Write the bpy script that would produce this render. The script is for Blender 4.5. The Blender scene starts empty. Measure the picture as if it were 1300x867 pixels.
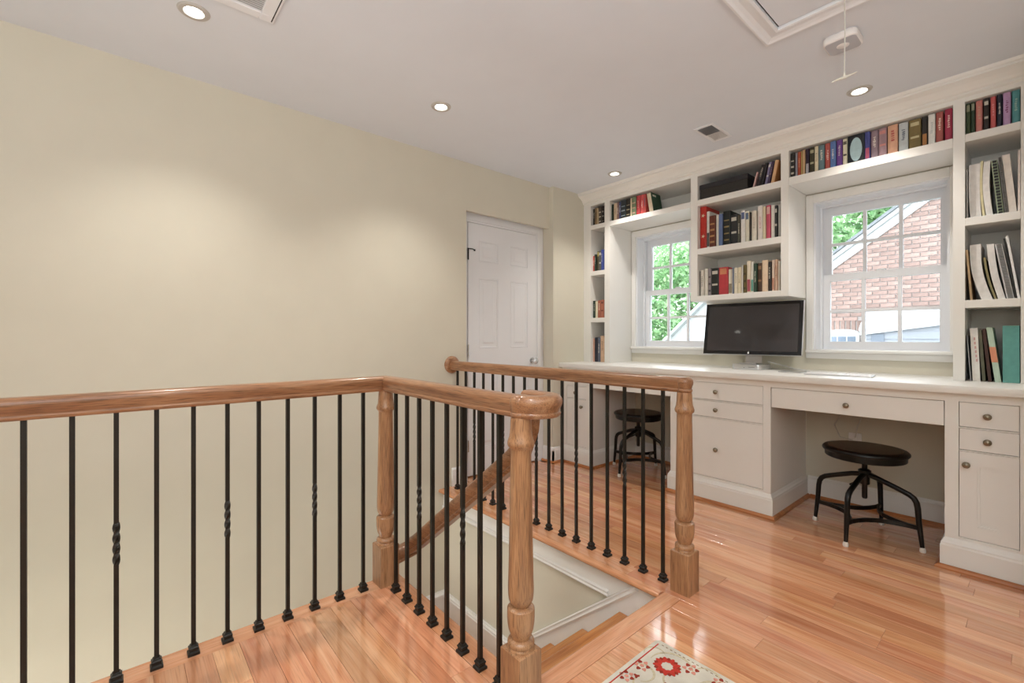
import bpy, bmesh, math, random
from mathutils import Vector, Matrix
random.seed(7)
PI = math.pi
C = bpy.context.scene.collection
SC = bpy.context.scene

def lin(h):
    def g(c):
        c /= 255
        return c / 12.92 if c <= .04045 else ((c + .055) / 1.055) ** 2.4
    return tuple(g(int(h[i:i + 2], 16)) for i in (0, 2, 4)) + (1,)

# ------------------------------------------------------------------ camera, sky, lights, exposure
cam = bpy.data.cameras.new('camera')
cam.sensor_fit = 'HORIZONTAL'
cam.sensor_width = 36
cam.lens = 36 * 578 / 1300
cam.shift_y = (428.5 - 433.5) / 1300
cam.clip_start = .02
cam.clip_end = 200
camera = bpy.data.objects.new('camera', cam)
camera.location = (0, 0, 1.10)
camera.rotation_euler = (PI / 2, 0, math.radians(49.25))
C.objects.link(camera)
SC.camera = camera

world = bpy.data.worlds.new('overcast_sky')
SC.world = world
world.use_nodes = True
wb = world.node_tree.nodes['Background']
wb.inputs['Color'].default_value = (.90, .95, 1, 1)
wb.inputs['Strength'].default_value = 6.5

def area(name, loc, rot, size, size_y, power, col):
    l = bpy.data.lights.new(name, 'AREA')
    l.shape = 'RECTANGLE'
    l.size, l.size_y, l.energy, l.color = size, size_y, power, col
    o = bpy.data.objects.new(name, l)
    o.location, o.rotation_euler = loc, rot
    C.objects.link(o)
# added unseen fill lamps behind the camera, one aimed up at the ceiling
area('fill_light', (.5, -1.0, 2.38), (0, 0, 0), 1.6, 1.0, 9, (1, .97, .94))
area('ceiling_fill_light', (.6, -.7, 1.25), (PI, 0, 0), 1.8, 1.5, 82, (.91, .955, 1))

# added unseen fill lamp to brighten the stairwell, below the landing floor
area('stairwell_fill_light', (-2.4, -.9, -1.5), (math.radians(115), 0, math.radians(-8)), .8, .8, 22, (1, .97, .93))

LAMPS = [(-2.252, .229), (-2.252, 1.401), (-2.252, 3.04), (-.636, 3.018)]
def spot(loc, power, col=(1, .94, .86), angle=112, blend=1.0, r=.03):
    l = bpy.data.lights.new('recessed_lamp_light', 'SPOT')
    l.energy, l.color, l.spot_size, l.spot_blend, l.shadow_soft_size = power, col, math.radians(angle), blend, r
    o = bpy.data.objects.new('recessed_lamp_light', l)
    o.location = loc
    C.objects.link(o)
for x, y in LAMPS + [(-.64, .23), (.8, .6)]:
    spot((x, y, 2.415), 42)

SC.view_settings.view_transform = 'Standard'
SC.view_settings.look = 'None'
SC.view_settings.gamma = 1
SC.view_settings.exposure = .08
SC.cycles.use_denoising = True
SC.cycles.max_bounces = 10
SC.cycles.diffuse_bounces = 6
SC.cycles.sample_clamp_indirect = 6

# ------------------------------------------------------------------ mesh helpers
class MB:
    def __init__(self):
        self.v, self.f, self.m = [], [], []
    def add(self, vs, fs, mi=0):
        n = len(self.v)
        self.v += [tuple(p) for p in vs]
        self.f += [tuple(n + i for i in f) for f in fs]
        self.m += [mi] * len(fs)
        return self
    def box(self, x0, x1, y0, y1, z0, z1, mi=0):
        return self.add([(x0, y0, z0), (x1, y0, z0), (x1, y1, z0), (x0, y1, z0), (x0, y0, z1), (x1, y0, z1), (x1, y1, z1), (x0, y1, z1)],
                        [(0, 3, 2, 1), (4, 5, 6, 7), (0, 1, 5, 4), (1, 2, 6, 5), (2, 3, 7, 6), (3, 0, 4, 7)], mi)
    def prism(self, poly, axis, a, b, mi=0):
        # poly: 2D points in the plane across `axis` (x: (y,z), y: (x,z), z: (x,y))
        def P(p, t):
            return (t, p[0], p[1]) if axis == 'x' else (p[0], t, p[1]) if axis == 'y' else (p[0], p[1], t)
        n = len(poly)
        vs = [P(p, a) for p in poly] + [P(p, b) for p in poly]
        fs = [tuple(range(n - 1, -1, -1)), tuple(range(n, 2 * n))] + [(i, (i + 1) % n, n + (i + 1) % n, n + i) for i in range(n)]
        return self.add(vs, fs, mi)
    def lathe(self, prof, c=(0, 0, 0), seg=32, axis='z', mi=0, caps=True):
        vs, fs = [], []
        n = len(prof)
        for i in range(seg):
            a = 2 * PI * i / seg
            for r, h in prof:
                p = (r * math.cos(a), r * math.sin(a), h)
                if axis == 'y':
                    p = (p[0], p[2], p[1])
                elif axis == 'x':
                    p = (p[2], p[0], p[1])
                vs.append((c[0] + p[0], c[1] + p[1], c[2] + p[2]))
        for i in range(seg):
            j = (i + 1) % seg
            for k in range(n - 1):
                fs.append((i * n + k, j * n + k, j * n + k + 1, i * n + k + 1))
        if caps and prof[0][0] > 1e-6:
            fs.append(tuple(i * n for i in range(seg)))
        if caps and prof[-1][0] > 1e-6:
            fs.append(tuple(i * n + n - 1 for i in reversed(range(seg))))
        return self.add(vs, fs, mi)
    def sweep(self, path, prof, up=(0, 0, 1), side=None, d0=None, d1=None, cap=True, mi=0):
        # prof: (sideways, upwards) points; mitred at each bend
        path = [Vector(p) for p in path]
        n, m = len(path), len(prof)
        vs, fs = [], []
        for i, p in enumerate(path):
            t0 = (path[i] - path[i - 1]).normalized() if i else None
            t1 = (path[i + 1] - path[i]).normalized() if i < n - 1 else None
            if t0 is None:
                t0 = Vector(d0) if d0 else t1
            if t1 is None:
                t1 = Vector(d1) if d1 else t0
            t = (t0 + t1).normalized()
            k = 1 / max(.35, t.dot(t1))
            if side is not None:
                s = Vector(side)
                u = s.cross(t).normalized()
                ks, ku = 1, k
            else:
                s = t.cross(Vector(up)).normalized()
                u = s.cross(t).normalized()
                ks, ku = k, 1
            for a, b in prof:
                vs.append(p + s * a * ks + u * b * ku)
        for i in range(n - 1):
            for j in range(m):
                k2 = (j + 1) % m
                fs.append((i * m + j, i * m + k2, (i + 1) * m + k2, (i + 1) * m + j))
        if cap:
            fs.append(tuple(range(m)))
            fs.append(tuple(range((n - 1) * m, n * m)))
        return self.add(vs, fs, mi)
    def tube(self, path, r, seg=10, cap=True, mi=0):
        path = [Vector(p) for p in path]
        n = len(path)
        rs = r if isinstance(r, (list, tuple)) else [r] * n
        vs, fs = [], []
        ref = None
        for i, p in enumerate(path):
            t = (path[min(i + 1, n - 1)] - path[max(i - 1, 0)]).normalized()
            if ref is None:
                ref = t.orthogonal().normalized()
            s = (ref - t * ref.dot(t)).normalized()
            ref = s
            u = t.cross(s)
            for k in range(seg):
                a = 2 * PI * k / seg
                vs.append(p + (s * math.cos(a) + u * math.sin(a)) * rs[i])
        for i in range(n - 1):
            for k in range(seg):
                k2 = (k + 1) % seg
                fs.append((i * seg + k, i * seg + k2, (i + 1) * seg + k2, (i + 1) * seg + k))
        if cap:
            fs.append(tuple(range(seg)))
            fs.append(tuple(range((n - 1) * seg, n * seg)))
        return self.add(vs, fs, mi)
    def mesh(self, name, mats, bevel=0, seg=1, smooth=False, fix=True):
        me = bpy.data.meshes.new(name)
        me.from_pydata(self.v, [], self.f)
        for mt in (mats if isinstance(mats, (list, tuple)) else [mats]):
            me.materials.append(mt)
        if any(self.m):
            me.polygons.foreach_set('material_index', self.m)
        if fix or bevel:
            bm = bmesh.new()
            bm.from_mesh(me)
            bmesh.ops.recalc_face_normals(bm, faces=bm.faces)
            if bevel:
                ed = [e for e in bm.edges if len(e.link_faces) == 2 and e.calc_face_angle(0) > .6]
                bmesh.ops.bevel(bm, geom=ed, offset=bevel, segments=seg, affect='EDGES', profile=.5, clamp_overlap=True)
            bm.to_mesh(me)
            bm.free()
        if smooth or (bevel and seg > 1):
            me.shade_smooth()
            me.set_sharp_from_angle(angle=math.radians(38))
        return me
    def build(self, name, mats, parent=None, bevel=0, seg=1, smooth=False, fix=True, loc=None):
        o = bpy.data.objects.new(name, self.mesh(name, mats, bevel, seg, smooth, fix))
        C.objects.link(o)
        if parent is not None:
            o.parent = parent
        if loc:
            o.location = loc
        return o

def tag(o, label=None, cat=None, group=None, kind=None):
    for k, val in (('label', label), ('category', cat), ('group', group), ('kind', kind)):
        if val:
            o[k] = val
    return o
def thing(name, label, cat, loc=(0, 0, 0), rotz=0, group=None, kind=None):
    o = bpy.data.objects.new(name, None)
    o.empty_display_size = .05
    C.objects.link(o)
    o.location = loc
    o.rotation_euler = (0, 0, rotz)
    return tag(o, label, cat, group, kind)
def structure(o):
    o['kind'] = 'structure'
    return o
def kids(o):
    return list(o.children)
def copy_tree(o, loc, rotz=0, label=None, group=None):
    r = o.copy()
    C.objects.link(r)
    r.location, r.rotation_euler = loc, (0, 0, rotz)
    if label:
        r['label'] = label
    if group:
        r['group'] = group
    for c in kids(o):
        d = c.copy()
        C.objects.link(d)
        d.parent = r
        for g in kids(c):
            e = g.copy()
            C.objects.link(e)
            e.parent = d
    return r
def inst(name, me, parent, loc=(0, 0, 0), rot=(0, 0, 0), scale=(1, 1, 1)):
    o = bpy.data.objects.new(name, me)
    C.objects.link(o)
    if parent is not None:
        o.parent = parent
    o.location, o.rotation_euler, o.scale = loc, rot, scale
    return o

# ------------------------------------------------------------------ materials
def new_mat(name):
    m = bpy.data.materials.new(name)
    m.use_nodes = True
    nt = m.node_tree
    return m, nt, nt.nodes['Principled BSDF']
def node(nt, kind, **kw):
    n = nt.nodes.new(kind)
    for k, v in kw.items():
        setattr(n, k, v)
    return n
def paint(name, col, rough=.5, spec=.5, metal=0, mottle=.03, bump=.0, scale=6, bscale=220):
    m, nt, b = new_mat(name)
    c = lin(col) if isinstance(col, str) else col
    tc = node(nt, 'ShaderNodeTexCoord')
    nz = node(nt, 'ShaderNodeTexNoise')
    nz.inputs['Scale'].default_value = scale
    nz.inputs['Detail'].default_value = 4
    nt.links.new(tc.outputs['Object'], nz.inputs['Vector'])
    cr = node(nt, 'ShaderNodeValToRGB')
    cr.color_ramp.elements[0].position, cr.color_ramp.elements[1].position = .3, .7
    cr.color_ramp.elements[0].color = tuple(x * (1 - mottle) for x in c[:3]) + (1,)
    cr.color_ramp.elements[1].color = tuple(min(1, x * (1 + mottle)) for x in c[:3]) + (1,)
    nt.links.new(nz.outputs['Fac'], cr.inputs['Fac'])
    nt.links.new(cr.outputs['Color'], b.inputs['Base Color'])
    b.inputs['Roughness'].default_value = rough
    b.inputs['Specular IOR Level'].default_value = spec
    b.inputs['Metallic'].default_value = metal
    if bump:
        n2 = node(nt, 'ShaderNodeTexNoise')
        n2.inputs['Scale'].default_value = bscale
        n2.inputs['Detail'].default_value = 3
        nt.links.new(tc.outputs['Object'], n2.inputs['Vector'])
        bp = node(nt, 'ShaderNodeBump')
        bp.inputs['Strength'].default_value = bump
        bp.inputs['Distance'].default_value = .002
        nt.links.new(n2.outputs['Fac'], bp.inputs['Height'])
        nt.links.new(bp.outputs['Normal'], b.inputs['Normal'])
    return m
def wood(name, dark, mid, light, axis='x', rough=.3, scale=1.0, vary=0.0, spec=.5, coat=0, pore=.8):
    m, nt, b = new_mat(name)
    tc = node(nt, 'ShaderNodeTexCoord')
    oi = node(nt, 'ShaderNodeObjectInfo')
    geo = node(nt, 'ShaderNodeNewGeometry')
    s = node(nt, 'ShaderNodeMath', operation='ADD')
    nt.links.new(oi.outputs['Random'], s.inputs[0])
    nt.links.new(geo.outputs['Random Per Island'], s.inputs[1])
    fr = node(nt, 'ShaderNodeMath', operation='FRACT')
    nt.links.new(s.outputs[0], fr.inputs[0])
    mul = node(nt, 'ShaderNodeMath', operation='MULTIPLY')
    mul.inputs[1].default_value = 37.0 if vary else 0.0
    nt.links.new(fr.outputs[0], mul.inputs[0])
    ad = node(nt, 'ShaderNodeVectorMath', operation='ADD')
    nt.links.new(tc.outputs['Object'], ad.inputs[0])
    nt.links.new(mul.outputs[0], ad.inputs[1])
    def mapped(a, c):
        mp = node(nt, 'ShaderNodeMapping')
        mp.inputs['Scale'].default_value = {'x': (a, c, c), 'y': (c, a, c), 'z': (c, c, a)}[axis]
        nt.links.new(ad.outputs[0], mp.inputs['Vector'])
        return mp
    n1 = node(nt, 'ShaderNodeTexNoise')
    n1.inputs['Scale'].default_value, n1.inputs['Detail'].default_value, n1.inputs['Distortion'].default_value = 1, 5, 1.2
    nt.links.new(mapped(1.6 * scale, 22 * scale).outputs[0], n1.inputs['Vector'])
    n2 = node(nt, 'ShaderNodeTexNoise')
    n2.inputs['Scale'].default_value, n2.inputs['Detail'].default_value = 1, 3
    nt.links.new(mapped(9 * scale, 260 * scale).outputs[0], n2.inputs['Vector'])
    cr = node(nt, 'ShaderNodeValToRGB')
    e = cr.color_ramp.elements
    e[0].position, e[0].color = .30, lin(dark)
    e[1].position, e[1].color = .70, lin(light)
    k = e.new(.50)
    k.color = lin(mid)
    nt.links.new(n1.outputs['Fac'], cr.inputs['Fac'])
    pr = node(nt, 'ShaderNodeMapRange')
    pr.inputs['From Min'].default_value, pr.inputs['From Max'].default_value = .32, .5
    pr.inputs['To Min'].default_value, pr.inputs['To Max'].default_value = pore, 1.0
    nt.links.new(n2.outputs['Fac'], pr.inputs['Value'])
    mx = node(nt, 'ShaderNodeMix', data_type='RGBA', blend_type='MULTIPLY')
    mx.inputs['Factor'].default_value = 1
    nt.links.new(cr.outputs['Color'], mx.inputs['A'])
    nt.links.new(pr.outputs['Result'], mx.inputs['B'])
    out = mx.outputs['Result']
    if vary:
        hs = node(nt, 'ShaderNodeHueSaturation')
        mr = node(nt, 'ShaderNodeMapRange')
        mr.inputs['To Min'].default_value, mr.inputs['To Max'].default_value = 1 - vary, 1 + vary * .8
        nt.links.new(fr.outputs[0], mr.inputs['Value'])
        mh = node(nt, 'ShaderNodeMapRange')
        mh.inputs['To Min'].default_value, mh.inputs['To Max'].default_value = .494, .508
        m7 = node(nt, 'ShaderNodeMath', operation='MULTIPLY')
        m7.inputs[1].default_value = 7.31
        f7 = node(nt, 'ShaderNodeMath', operation='FRACT')
        nt.links.new(fr.outputs[0], m7.inputs[0])
        nt.links.new(m7.outputs[0], f7.inputs[0])
        nt.links.new(f7.outputs[0], mh.inputs['Value'])
        nt.links.new(mr.outputs['Result'], hs.inputs['Value'])
        nt.links.new(mh.outputs['Result'], hs.inputs['Hue'])
        nt.links.new(out, hs.inputs['Color'])
        out = hs.outputs['Color']
    nt.links.new(out, b.inputs['Base Color'])
    b.inputs['Roughness'].default_value = rough
    b.inputs['Specular IOR Level'].default_value = spec
    b.inputs['Coat Weight'].default_value = coat
    b.inputs['Coat Roughness'].default_value = .08
    bp = node(nt, 'ShaderNodeBump')
    bp.inputs['Strength'].default_value, bp.inputs['Distance'].default_value = .12, .001
    nt.links.new(n2.outputs['Fac'], bp.inputs['Height'])
    nt.links.new(bp.outputs['Normal'], b.inputs['Normal'])
    return m
def glow(name, col, strength):
    m = bpy.data.materials.new(name)
    m.use_nodes = True
    nt = m.node_tree
    nt.nodes.remove(nt.nodes['Principled BSDF'])
    e = node(nt, 'ShaderNodeEmission')
    e.inputs['Color'].default_value = col
    e.inputs['Strength'].default_value = strength
    nt.links.new(e.outputs[0], nt.nodes['Material Output'].inputs['Surface'])
    return m
def window_glass(name):
    m = bpy.data.materials.new(name)
    m.use_nodes = True
    nt = m.node_tree
    nt.nodes.remove(nt.nodes['Principled BSDF'])
    t = node(nt, 'ShaderNodeBsdfTransparent')
    t.inputs['Color'].default_value = (.97, .985, .98, 1)
    g = node(nt, 'ShaderNodeBsdfGlossy')
    g.inputs['Roughness'].default_value = .02
    fr = node(nt, 'ShaderNodeFresnel')
    fr.inputs['IOR'].default_value = 1.35
    mx = node(nt, 'ShaderNodeMixShader')
    nt.links.new(fr.outputs[0], mx.inputs[0])
    nt.links.new(t.outputs[0], mx.inputs[1])
    nt.links.new(g.outputs[0], mx.inputs[2])
    nt.links.new(mx.outputs[0], nt.nodes['Material Output'].inputs['Surface'])
    return m

WALL = paint('wall_paint', 'd2cebf', .6, .3, mottle=.012, bump=.05)
CEIL = paint('ceiling_paint', 'dbe1e9', .8, .2, mottle=.01, bump=.04)
TRIM = paint('trim_paint', 'e8e8e6', .32, .5, mottle=.008)
CAB = paint('cabinet_paint', 'e6e5e1', .34, .5, mottle=.01)
DOORP = paint('door_paint', 'e6e8ec', .38, .5, mottle=.008)
SASH = paint('sash_paint', 'e6e9ee', .35, .5, mottle=.006)
FLOORW = wood('floor_oak', 'be7a56', 'cf936d', 'dba783', 'x', .13, .8, .15, coat=1.0)
NOSEY = wood('nosing_oak_lengthwise', 'c4875f', 'd39a76', 'daa883', 'y', .2, 1.0, 0, coat=.3)
NOSEX = wood('nosing_oak_crosswise', 'bc7c54', 'cb9068', 'd4a07a', 'x', .2, 1.0, 0, coat=.3)
TREADW = wood('tread_oak', 'aa6c3e', 'c0804a', 'cc9258', 'y', .25, 1.0, 0, coat=.2)
SHOEW = wood('shoe_oak', '9a5c34', 'b4703f', 'c08050', 'x', .3, 1.0)
RAILX = wood('rail_oak_crosswise', '845a3e', '9e7150', 'ae8462', 'x', .28, 1.6, coat=.15, pore=.45)
RAILY = wood('rail_oak_lengthwise', '845a3e', '9e7150', 'ae8462', 'y', .28, 1.6, coat=.15, pore=.45)
POSTW = wood('post_oak', '8e664a', 'a87c58', 'b88d68', 'z', .3, 1.6, coat=.15, pore=.45)
IRON = paint('black_iron', '120f0a', .42, .5, mottle=.15, bump=.1)
STOOLB = paint('black_steel', '050505', .3, .35, mottle=.1)
SEATW = wood('stool_seat_wood', '0c0705', '180e09', '26160d', 'x', .25, 1.5)
FOOT = paint('white_glide', 'dcd8d0', .4)
KNOB = paint('nickel_knob', '8a8272', .3, .5, metal=.9)
CHROME = paint('chrome', 'c8c8c8', .15, .5, metal=1)
DARK = paint('dark_gap', '1c1a18', .8)
LOUVER = paint('louver_grey', 'c4c4c6', .6)
PAGE = paint('book_paper', 'e2dac6', .8, .2, mottle=.06, scale=60)
ALU = paint('aluminium', 'c9cacc', .3, .5, metal=.85, mottle=.01)
SCREEN = paint('dark_screen', '383536', .05, .5, mottle=.03)  # base lifted to grey in place of the wall reflected in the glass
BEZEL = paint('black_bezel', '0c0b0c', .12, .5)
WHITEP = paint('white_plastic', 'eceaea', .35, .5, mottle=.01)
LAMPG = glow('lamp_glow', (1, .95, .86, 1), 14)
GLASS = window_glass('window_pane_glass')
_paints = {}
def col(h, rough=.5):
    g_ = sum(int(h[i:i + 2], 16) for i in (0, 2, 4)) / 3
    h = ''.join('%02x' % round(int(h[i:i + 2], 16) * .84 + g_ * .16) for i in (0, 2, 4))
    if h not in _paints:
        _paints[h] = paint('cloth_' + h, h, rough, .4, mottle=.08, scale=40)
    return _paints[h]

# ------------------------------------------------------------------ room shell
XW, XP, YB, H = -2.844, -2.797, 3.64, 2.43       # left wall, pilaster face, back wall, ceiling
XR, YF, ZL = 1.5, -1.7, -2.65                    # right wall, wall behind the camera, lower hall floor
WELL_X, WELL_Y0, WELL_Y1, TOP_X = -1.975, .978, 1.80, -1.04

def cells(a0, a1, b0, b1, holes):
    xs = sorted({a0, a1, *[h[0] for h in holes], *[h[1] for h in holes]})
    ys = sorted({b0, b1, *[h[2] for h in holes], *[h[3] for h in holes]})
    for i in range(len(xs) - 1):
        for j in range(len(ys) - 1):
            mx, my = (xs[i] + xs[i + 1]) / 2, (ys[j] + ys[j + 1]) / 2
            if not any(h[0] < mx < h[1] and h[2] < my < h[3] for h in holes):
                yield xs[i], xs[i + 1], ys[j], ys[j + 1]

DX = -1.43
OPEN = [(-1.03, -.335, 1.0, 2.035), (-1.03 + DX, -.335 + DX, 1.0, 2.035)]
DOOR = (1.993, 2.888, -.05, 2.066)

m = MB()
for y0, y1, z0, z1 in cells(YF, 2.888, ZL, H, [DOOR, (DOOR[0], DOOR[1], DOOR[3], DOOR[3] + .06)]):
    m.box(XW - .15, XW, y0, y1, z0, z1)
m.box(XW - .03, XW, DOOR[0], DOOR[1], DOOR[3], DOOR[3] + .06)       # the lintel hangs lower at the wall face
structure(m.build('wall_left', WALL))
m = MB().box(XW - .15, XP, 2.888, YB + .25, -.05, H)
structure(m.build('wall_pilaster', WALL))
m = MB().box(XW - .35, XW - .15, 1.8, 3.1, -.05, H)  # unseen slab added behind the door to block light
structure(m.build('wall_light_block', WALL))
m = MB()
for x0, x1, z0, z1 in cells(XP, XR, -.05, H, OPEN):
    m.box(x0, x1, YB, YB + .24, z0, z1)
structure(m.build('wall_back', WALL))
structure(MB().box(XR, XR + .1, YF, 2.6, -.05, H).build('wall_right', WALL))
structure(MB().box(.062, XR + .1, 2.6, YB, -.05, H).build('wall_right_return', WALL))
structure(MB().box(XW - .15, XR + .1, YF - .1, YF, ZL, H).build('wall_front', WALL))
# stairwell walls below the landing floor
structure(MB().box(XW, -.9, WELL_Y1, WELL_Y1 + .1, ZL, -.03).build('wall_stair_far', WALL))
structure(MB().box(WELL_X + .1, -.9, WELL_Y0 - .1, WELL_Y0, ZL, -.03).build('wall_stair_near', WALL))
structure(MB().box(WELL_X, WELL_X + .1, YF, WELL_Y0, ZL, -.03).build('wall_stair_side', WALL))
structure(MB().box(XW, -.9, YF, WELL_Y1, ZL - .1, ZL).build('floor_lower_hall', FLOORW))

m = MB()
holes = [(x - .036, x + .036, y - .036, y + .036) for x, y in LAMPS]
for x0, x1, y0, y1 in cells(XW - .15, XR + .1, YF - .1, YB + .24, holes):
    m.box(x0, x1, y0, y1, H, H + .12)
structure(m.build('ceiling', CEIL))

# baseboards of the hall side: short stretch of left wall, pilaster, stair landing
def base_profile(h=.135, t=.014):
    return [(0, 0), (t, 0), (t, h - .03), (t * .8, h - .022), (t * .8, h - .014), (t * .35, h - .004), (t * .2, h), (0, h)]
m = MB()
m.prism([(XW + a, b) for a, b in base_profile()], 'y', 1.86, 1.993)
m.prism([(XP + a, b) for a, b in base_profile()], 'y', 2.888 - .014, 2.97)
m.prism([(2.888 - a, b) for a, b in base_profile()], 'x', -2.93, XP + .014)
structure(m.build('baseboard_left', TRIM))
q = [(0, 0), (.017, 0), (.017, .006), (.012, .014), (.005, .019), (0, .019)]
m = MB()
m.prism([(XP + .014 + a, b) for a, b in q], 'y', 2.857, 2.97)
m.prism([(2.874 - a, b) for a, b in q], 'x', -2.93, XP + .031)
structure(m.build('trim_1', SHOEW))
ZLAND = -.945
m = MB()
bp = [(0, 0), (.016, 0), (.016, .165), (.024, .172), (.024, .186), (.013, .196), (.008, .207), (0, .207)]
m.prism([(XW + a, ZLAND + b) for a, b in bp], 'y', WELL_Y0 - .3, WELL_Y1)
structure(m.build('baseboard_stair', TRIM))

# ------------------------------------------------------------------ oak floor, board by board
fl = structure(MB().box(WELL_X + .012, XR, YF, WELL_Y0 - .012, -.05, -.02)
               .box(TOP_X, XR, WELL_Y0 - .012, WELL_Y1, -.05, -.02)
               .box(XW - .13, XR, WELL_Y1, YB, -.05, -.02).build('floor', NOSEX))
PITCH, GAP = .081, .0006
def board_mesh(x0, x1, y0, y1):
    b = .0006
    lx, ly = (x1 - x0) / 2 - GAP / 2, (y1 - y0) / 2 - GAP / 2
    vs = [(sx * lx, sy * ly, -.019) for sx, sy in ((-1, -1), (1, -1), (1, 1), (-1, 1))]
    vs += [(sx * lx, sy * ly, -b) for sx, sy in ((-1, -1), (1, -1), (1, 1), (-1, 1))]
    vs += [(sx * (lx - b), sy * (ly - b), 0) for sx, sy in ((-1, -1), (1, -1), (1, 1), (-1, 1))]
    fs = [(8, 9, 10, 11)] + [(i, (i + 1) % 4, 4 + (i + 1) % 4, 4 + i) for i in range(4)] + [(4 + i, 4 + (i + 1) % 4, 8 + (i + 1) % 4, 8 + i) for i in range(4)]
    return vs, fs
boards = []
rng = random.Random(11)
k0 = math.floor((YF - 1.298) / PITCH)
y = 1.298 + k0 * PITCH
while y < YB:
    segs = []
    ya, yb = max(y, YF), min(y + PITCH, YB)
    ym = (ya + yb) / 2
    if ym < .893:
        segs.append((-1.888, ya, yb))
    elif ym < 1.784:
        segs.append((-.985, ya, yb))
    else:
        segs.append((XW - .12 if 1.993 < ym < 2.86 else XW, ya, yb))
    for xs, a, b in segs:
        x = xs
        L = rng.uniform(.2, .9)
        while x < XR - .001:
            x1 = min(x + L, XR)
            if XR - x1 < .15:
                x1 = XR
            boards.append((x, x1, a, b))
            x = x1
            L = rng.choice([rng.uniform(.3, .7), rng.uniform(.6, 1.3)])
    y += PITCH
def in_view(bd):
    cx_, cy_ = (max(bd[0], -2.9) + min(bd[1], .1)) / 2, (bd[2] + bd[3]) / 2
    return bd[0] < .08 and bd[3] > -.05 and cy_ - cx_ * .88 > .55
seen = sorted([b for b in boards if in_view(b)], key=lambda b: math.hypot((b[0] + b[1]) / 2, (b[2] + b[3]) / 2))
near, rest = seen[:296], seen[296:] + [b for b in boards if not in_view(b)]
for x0, x1, y0, y1 in near:
    vs, fs = board_mesh(x0, x1, y0, y1)
    MB().add(vs, fs).build('plank', FLOORW, fl, fix=False, loc=((x0 + x1) / 2, (y0 + y1) / 2, 0))
m = MB()
for x0, x1, y0, y1 in rest:
    vs, fs = board_mesh(x0, x1, y0, y1)
    cx_, cy_ = (x0 + x1) / 2, (y0 + y1) / 2
    m.add([(a + cx_, b + cy_, c) for a, b, c in vs], fs)
tag(m.build('plank_field', FLOORW, fl, fix=False), kind='stuff')
# rounded nosings round the stairwell
def nose(w0, w1):
    # profile across the strip, rounded at w1
    s = 1 if w1 > w0 else -1
    r = .012
    return [(w0, -.024), (w0, 0)] + [(w1 - s * r + s * r * math.sin(t * PI / 10), -.012 + r * math.cos(t * PI / 10)) for t in range(0, 11)]
m = MB().prism(nose(-1.887, -1.985), 'y', YF, .985)
m.build('nosing_board', NOSEY, fl, smooth=True)
m = MB().prism(nose(.894, .990), 'x', -1.886, -1.0705)
m.build('nosing_board', NOSEX, fl, smooth=True)
m = MB().prism(nose(-.986, -1.070), 'y', .894, 1.783)
m.build('nosing_board', NOSEY, fl, smooth=True)
m = MB().prism(nose(1.783, 1.748), 'x', XW, -1.0705)
m.build('nosing_board', NOSEX, fl, smooth=True)

# ------------------------------------------------------------------ staircase
st = thing('staircase', 'oak staircase turning down at a landing below the railings', 'staircase', (0, 0, 0))
RISE, NOSE0, RUN = .189, -1.30, .2275
def tread_x(mb, xb, xn, y0, y1, z):
    r = .012
    poly = [(xb, z), (xb, z - .025), (xn + r, z - .025)] + [(xn + r - r * math.sin(t * PI / 8), z - .0125 - .0125 * math.cos(t * PI / 8)) for t in range(1, 8)] + [(xn + r, z)]
    mb.prism([(p[0], p[1]) for p in poly], 'y', y0, y1)
zs = 0
xr = -1.045
MB().box(xr - .018, xr, WELL_Y0 + .001, WELL_Y1 - .018, -RISE, -.026).build('riser', TRIM, st)
for k in range(4):
    z = -RISE * (k + 1)
    xn = NOSE0 - RUN * k
    mm = MB()
    tread_x(mm, (xr - .0), xn, WELL_Y0 + .001, WELL_Y1 - .018, z)
    mm.build('tread', TREADW, st, smooth=True)
    xr = xn + .03
    MB().box(xr - .018, xr, WELL_Y0 + .001, WELL_Y1 - .018, z - RISE, z - .0255).build('riser', TRIM, st)
MB().box(XW + .001, xr, WELL_Y0 + .001, WELL_Y1 - .018, ZLAND - .03, ZLAND).build('landing', TREADW, st)
yr = WELL_Y0 + .001
for k in range(8):
    z = ZLAND - RISE * (k + 1)
    MB().box(XW + .018, WELL_X - .001, yr - .018, yr, z, z + RISE - .026).build('riser', TRIM, st)
    MB().box(XW + .018, WELL_X - .001, yr - .26, yr, z - .025, z).build('tread', TREADW, st, bevel=.008)
    yr -= .2275
# painted skirt, fascia and panel mouldings on the wall below the far railing
W = WELL_Y1 - .001
def skz(x):           # upper edge of the raking skirt moulding
    return -.153 + .82 * (x + 1.363)
sk = MB()
xa, xb = -1.20, -2.08
poly = [(-1.0, -.031), (xa, -.031), (xb, skz(xb) + .0), (XW + .026, skz(xb)), (XW + .026, ZLAND), (-2.0, ZLAND), (-1.0, ZLAND + .8)]
sk.prism(poly, 'y', W - .014, W)
sk.build('skirtboard', TRIM, st)
sk = MB().prism([(XW + .001, -.031), (xa - .01, -.031), (-1.363, -.150), (XW + .001, -.150)], 'y', W - .010, W)
sk.build('fascia_board', TRIM, st)
bead = [(-.015, 0), (-.015, .012), (-.008, .016), (-.002, .010), (.004, .010), (.009, .014), (.015, .007), (.015, 0)]
# bead profile: (across, proud); sweep with side in the wall plane
def mould(path, nm):
    MB().sweep(path, [(a, b) for a, b in bead], up=(0, -1, 0)).build(nm, TRIM, st)
mould([(xa + .0, W - .012, skz(xa) - .020), (xb, W - .012, skz(xb) - .020), (XW + .026, W - .012, skz(xb) - .020)], 'skirt_moulding')
mould([(-1.362, W - .008, -.135), (XW + .001, W - .008, -.135)], 'panel_moulding')

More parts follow.
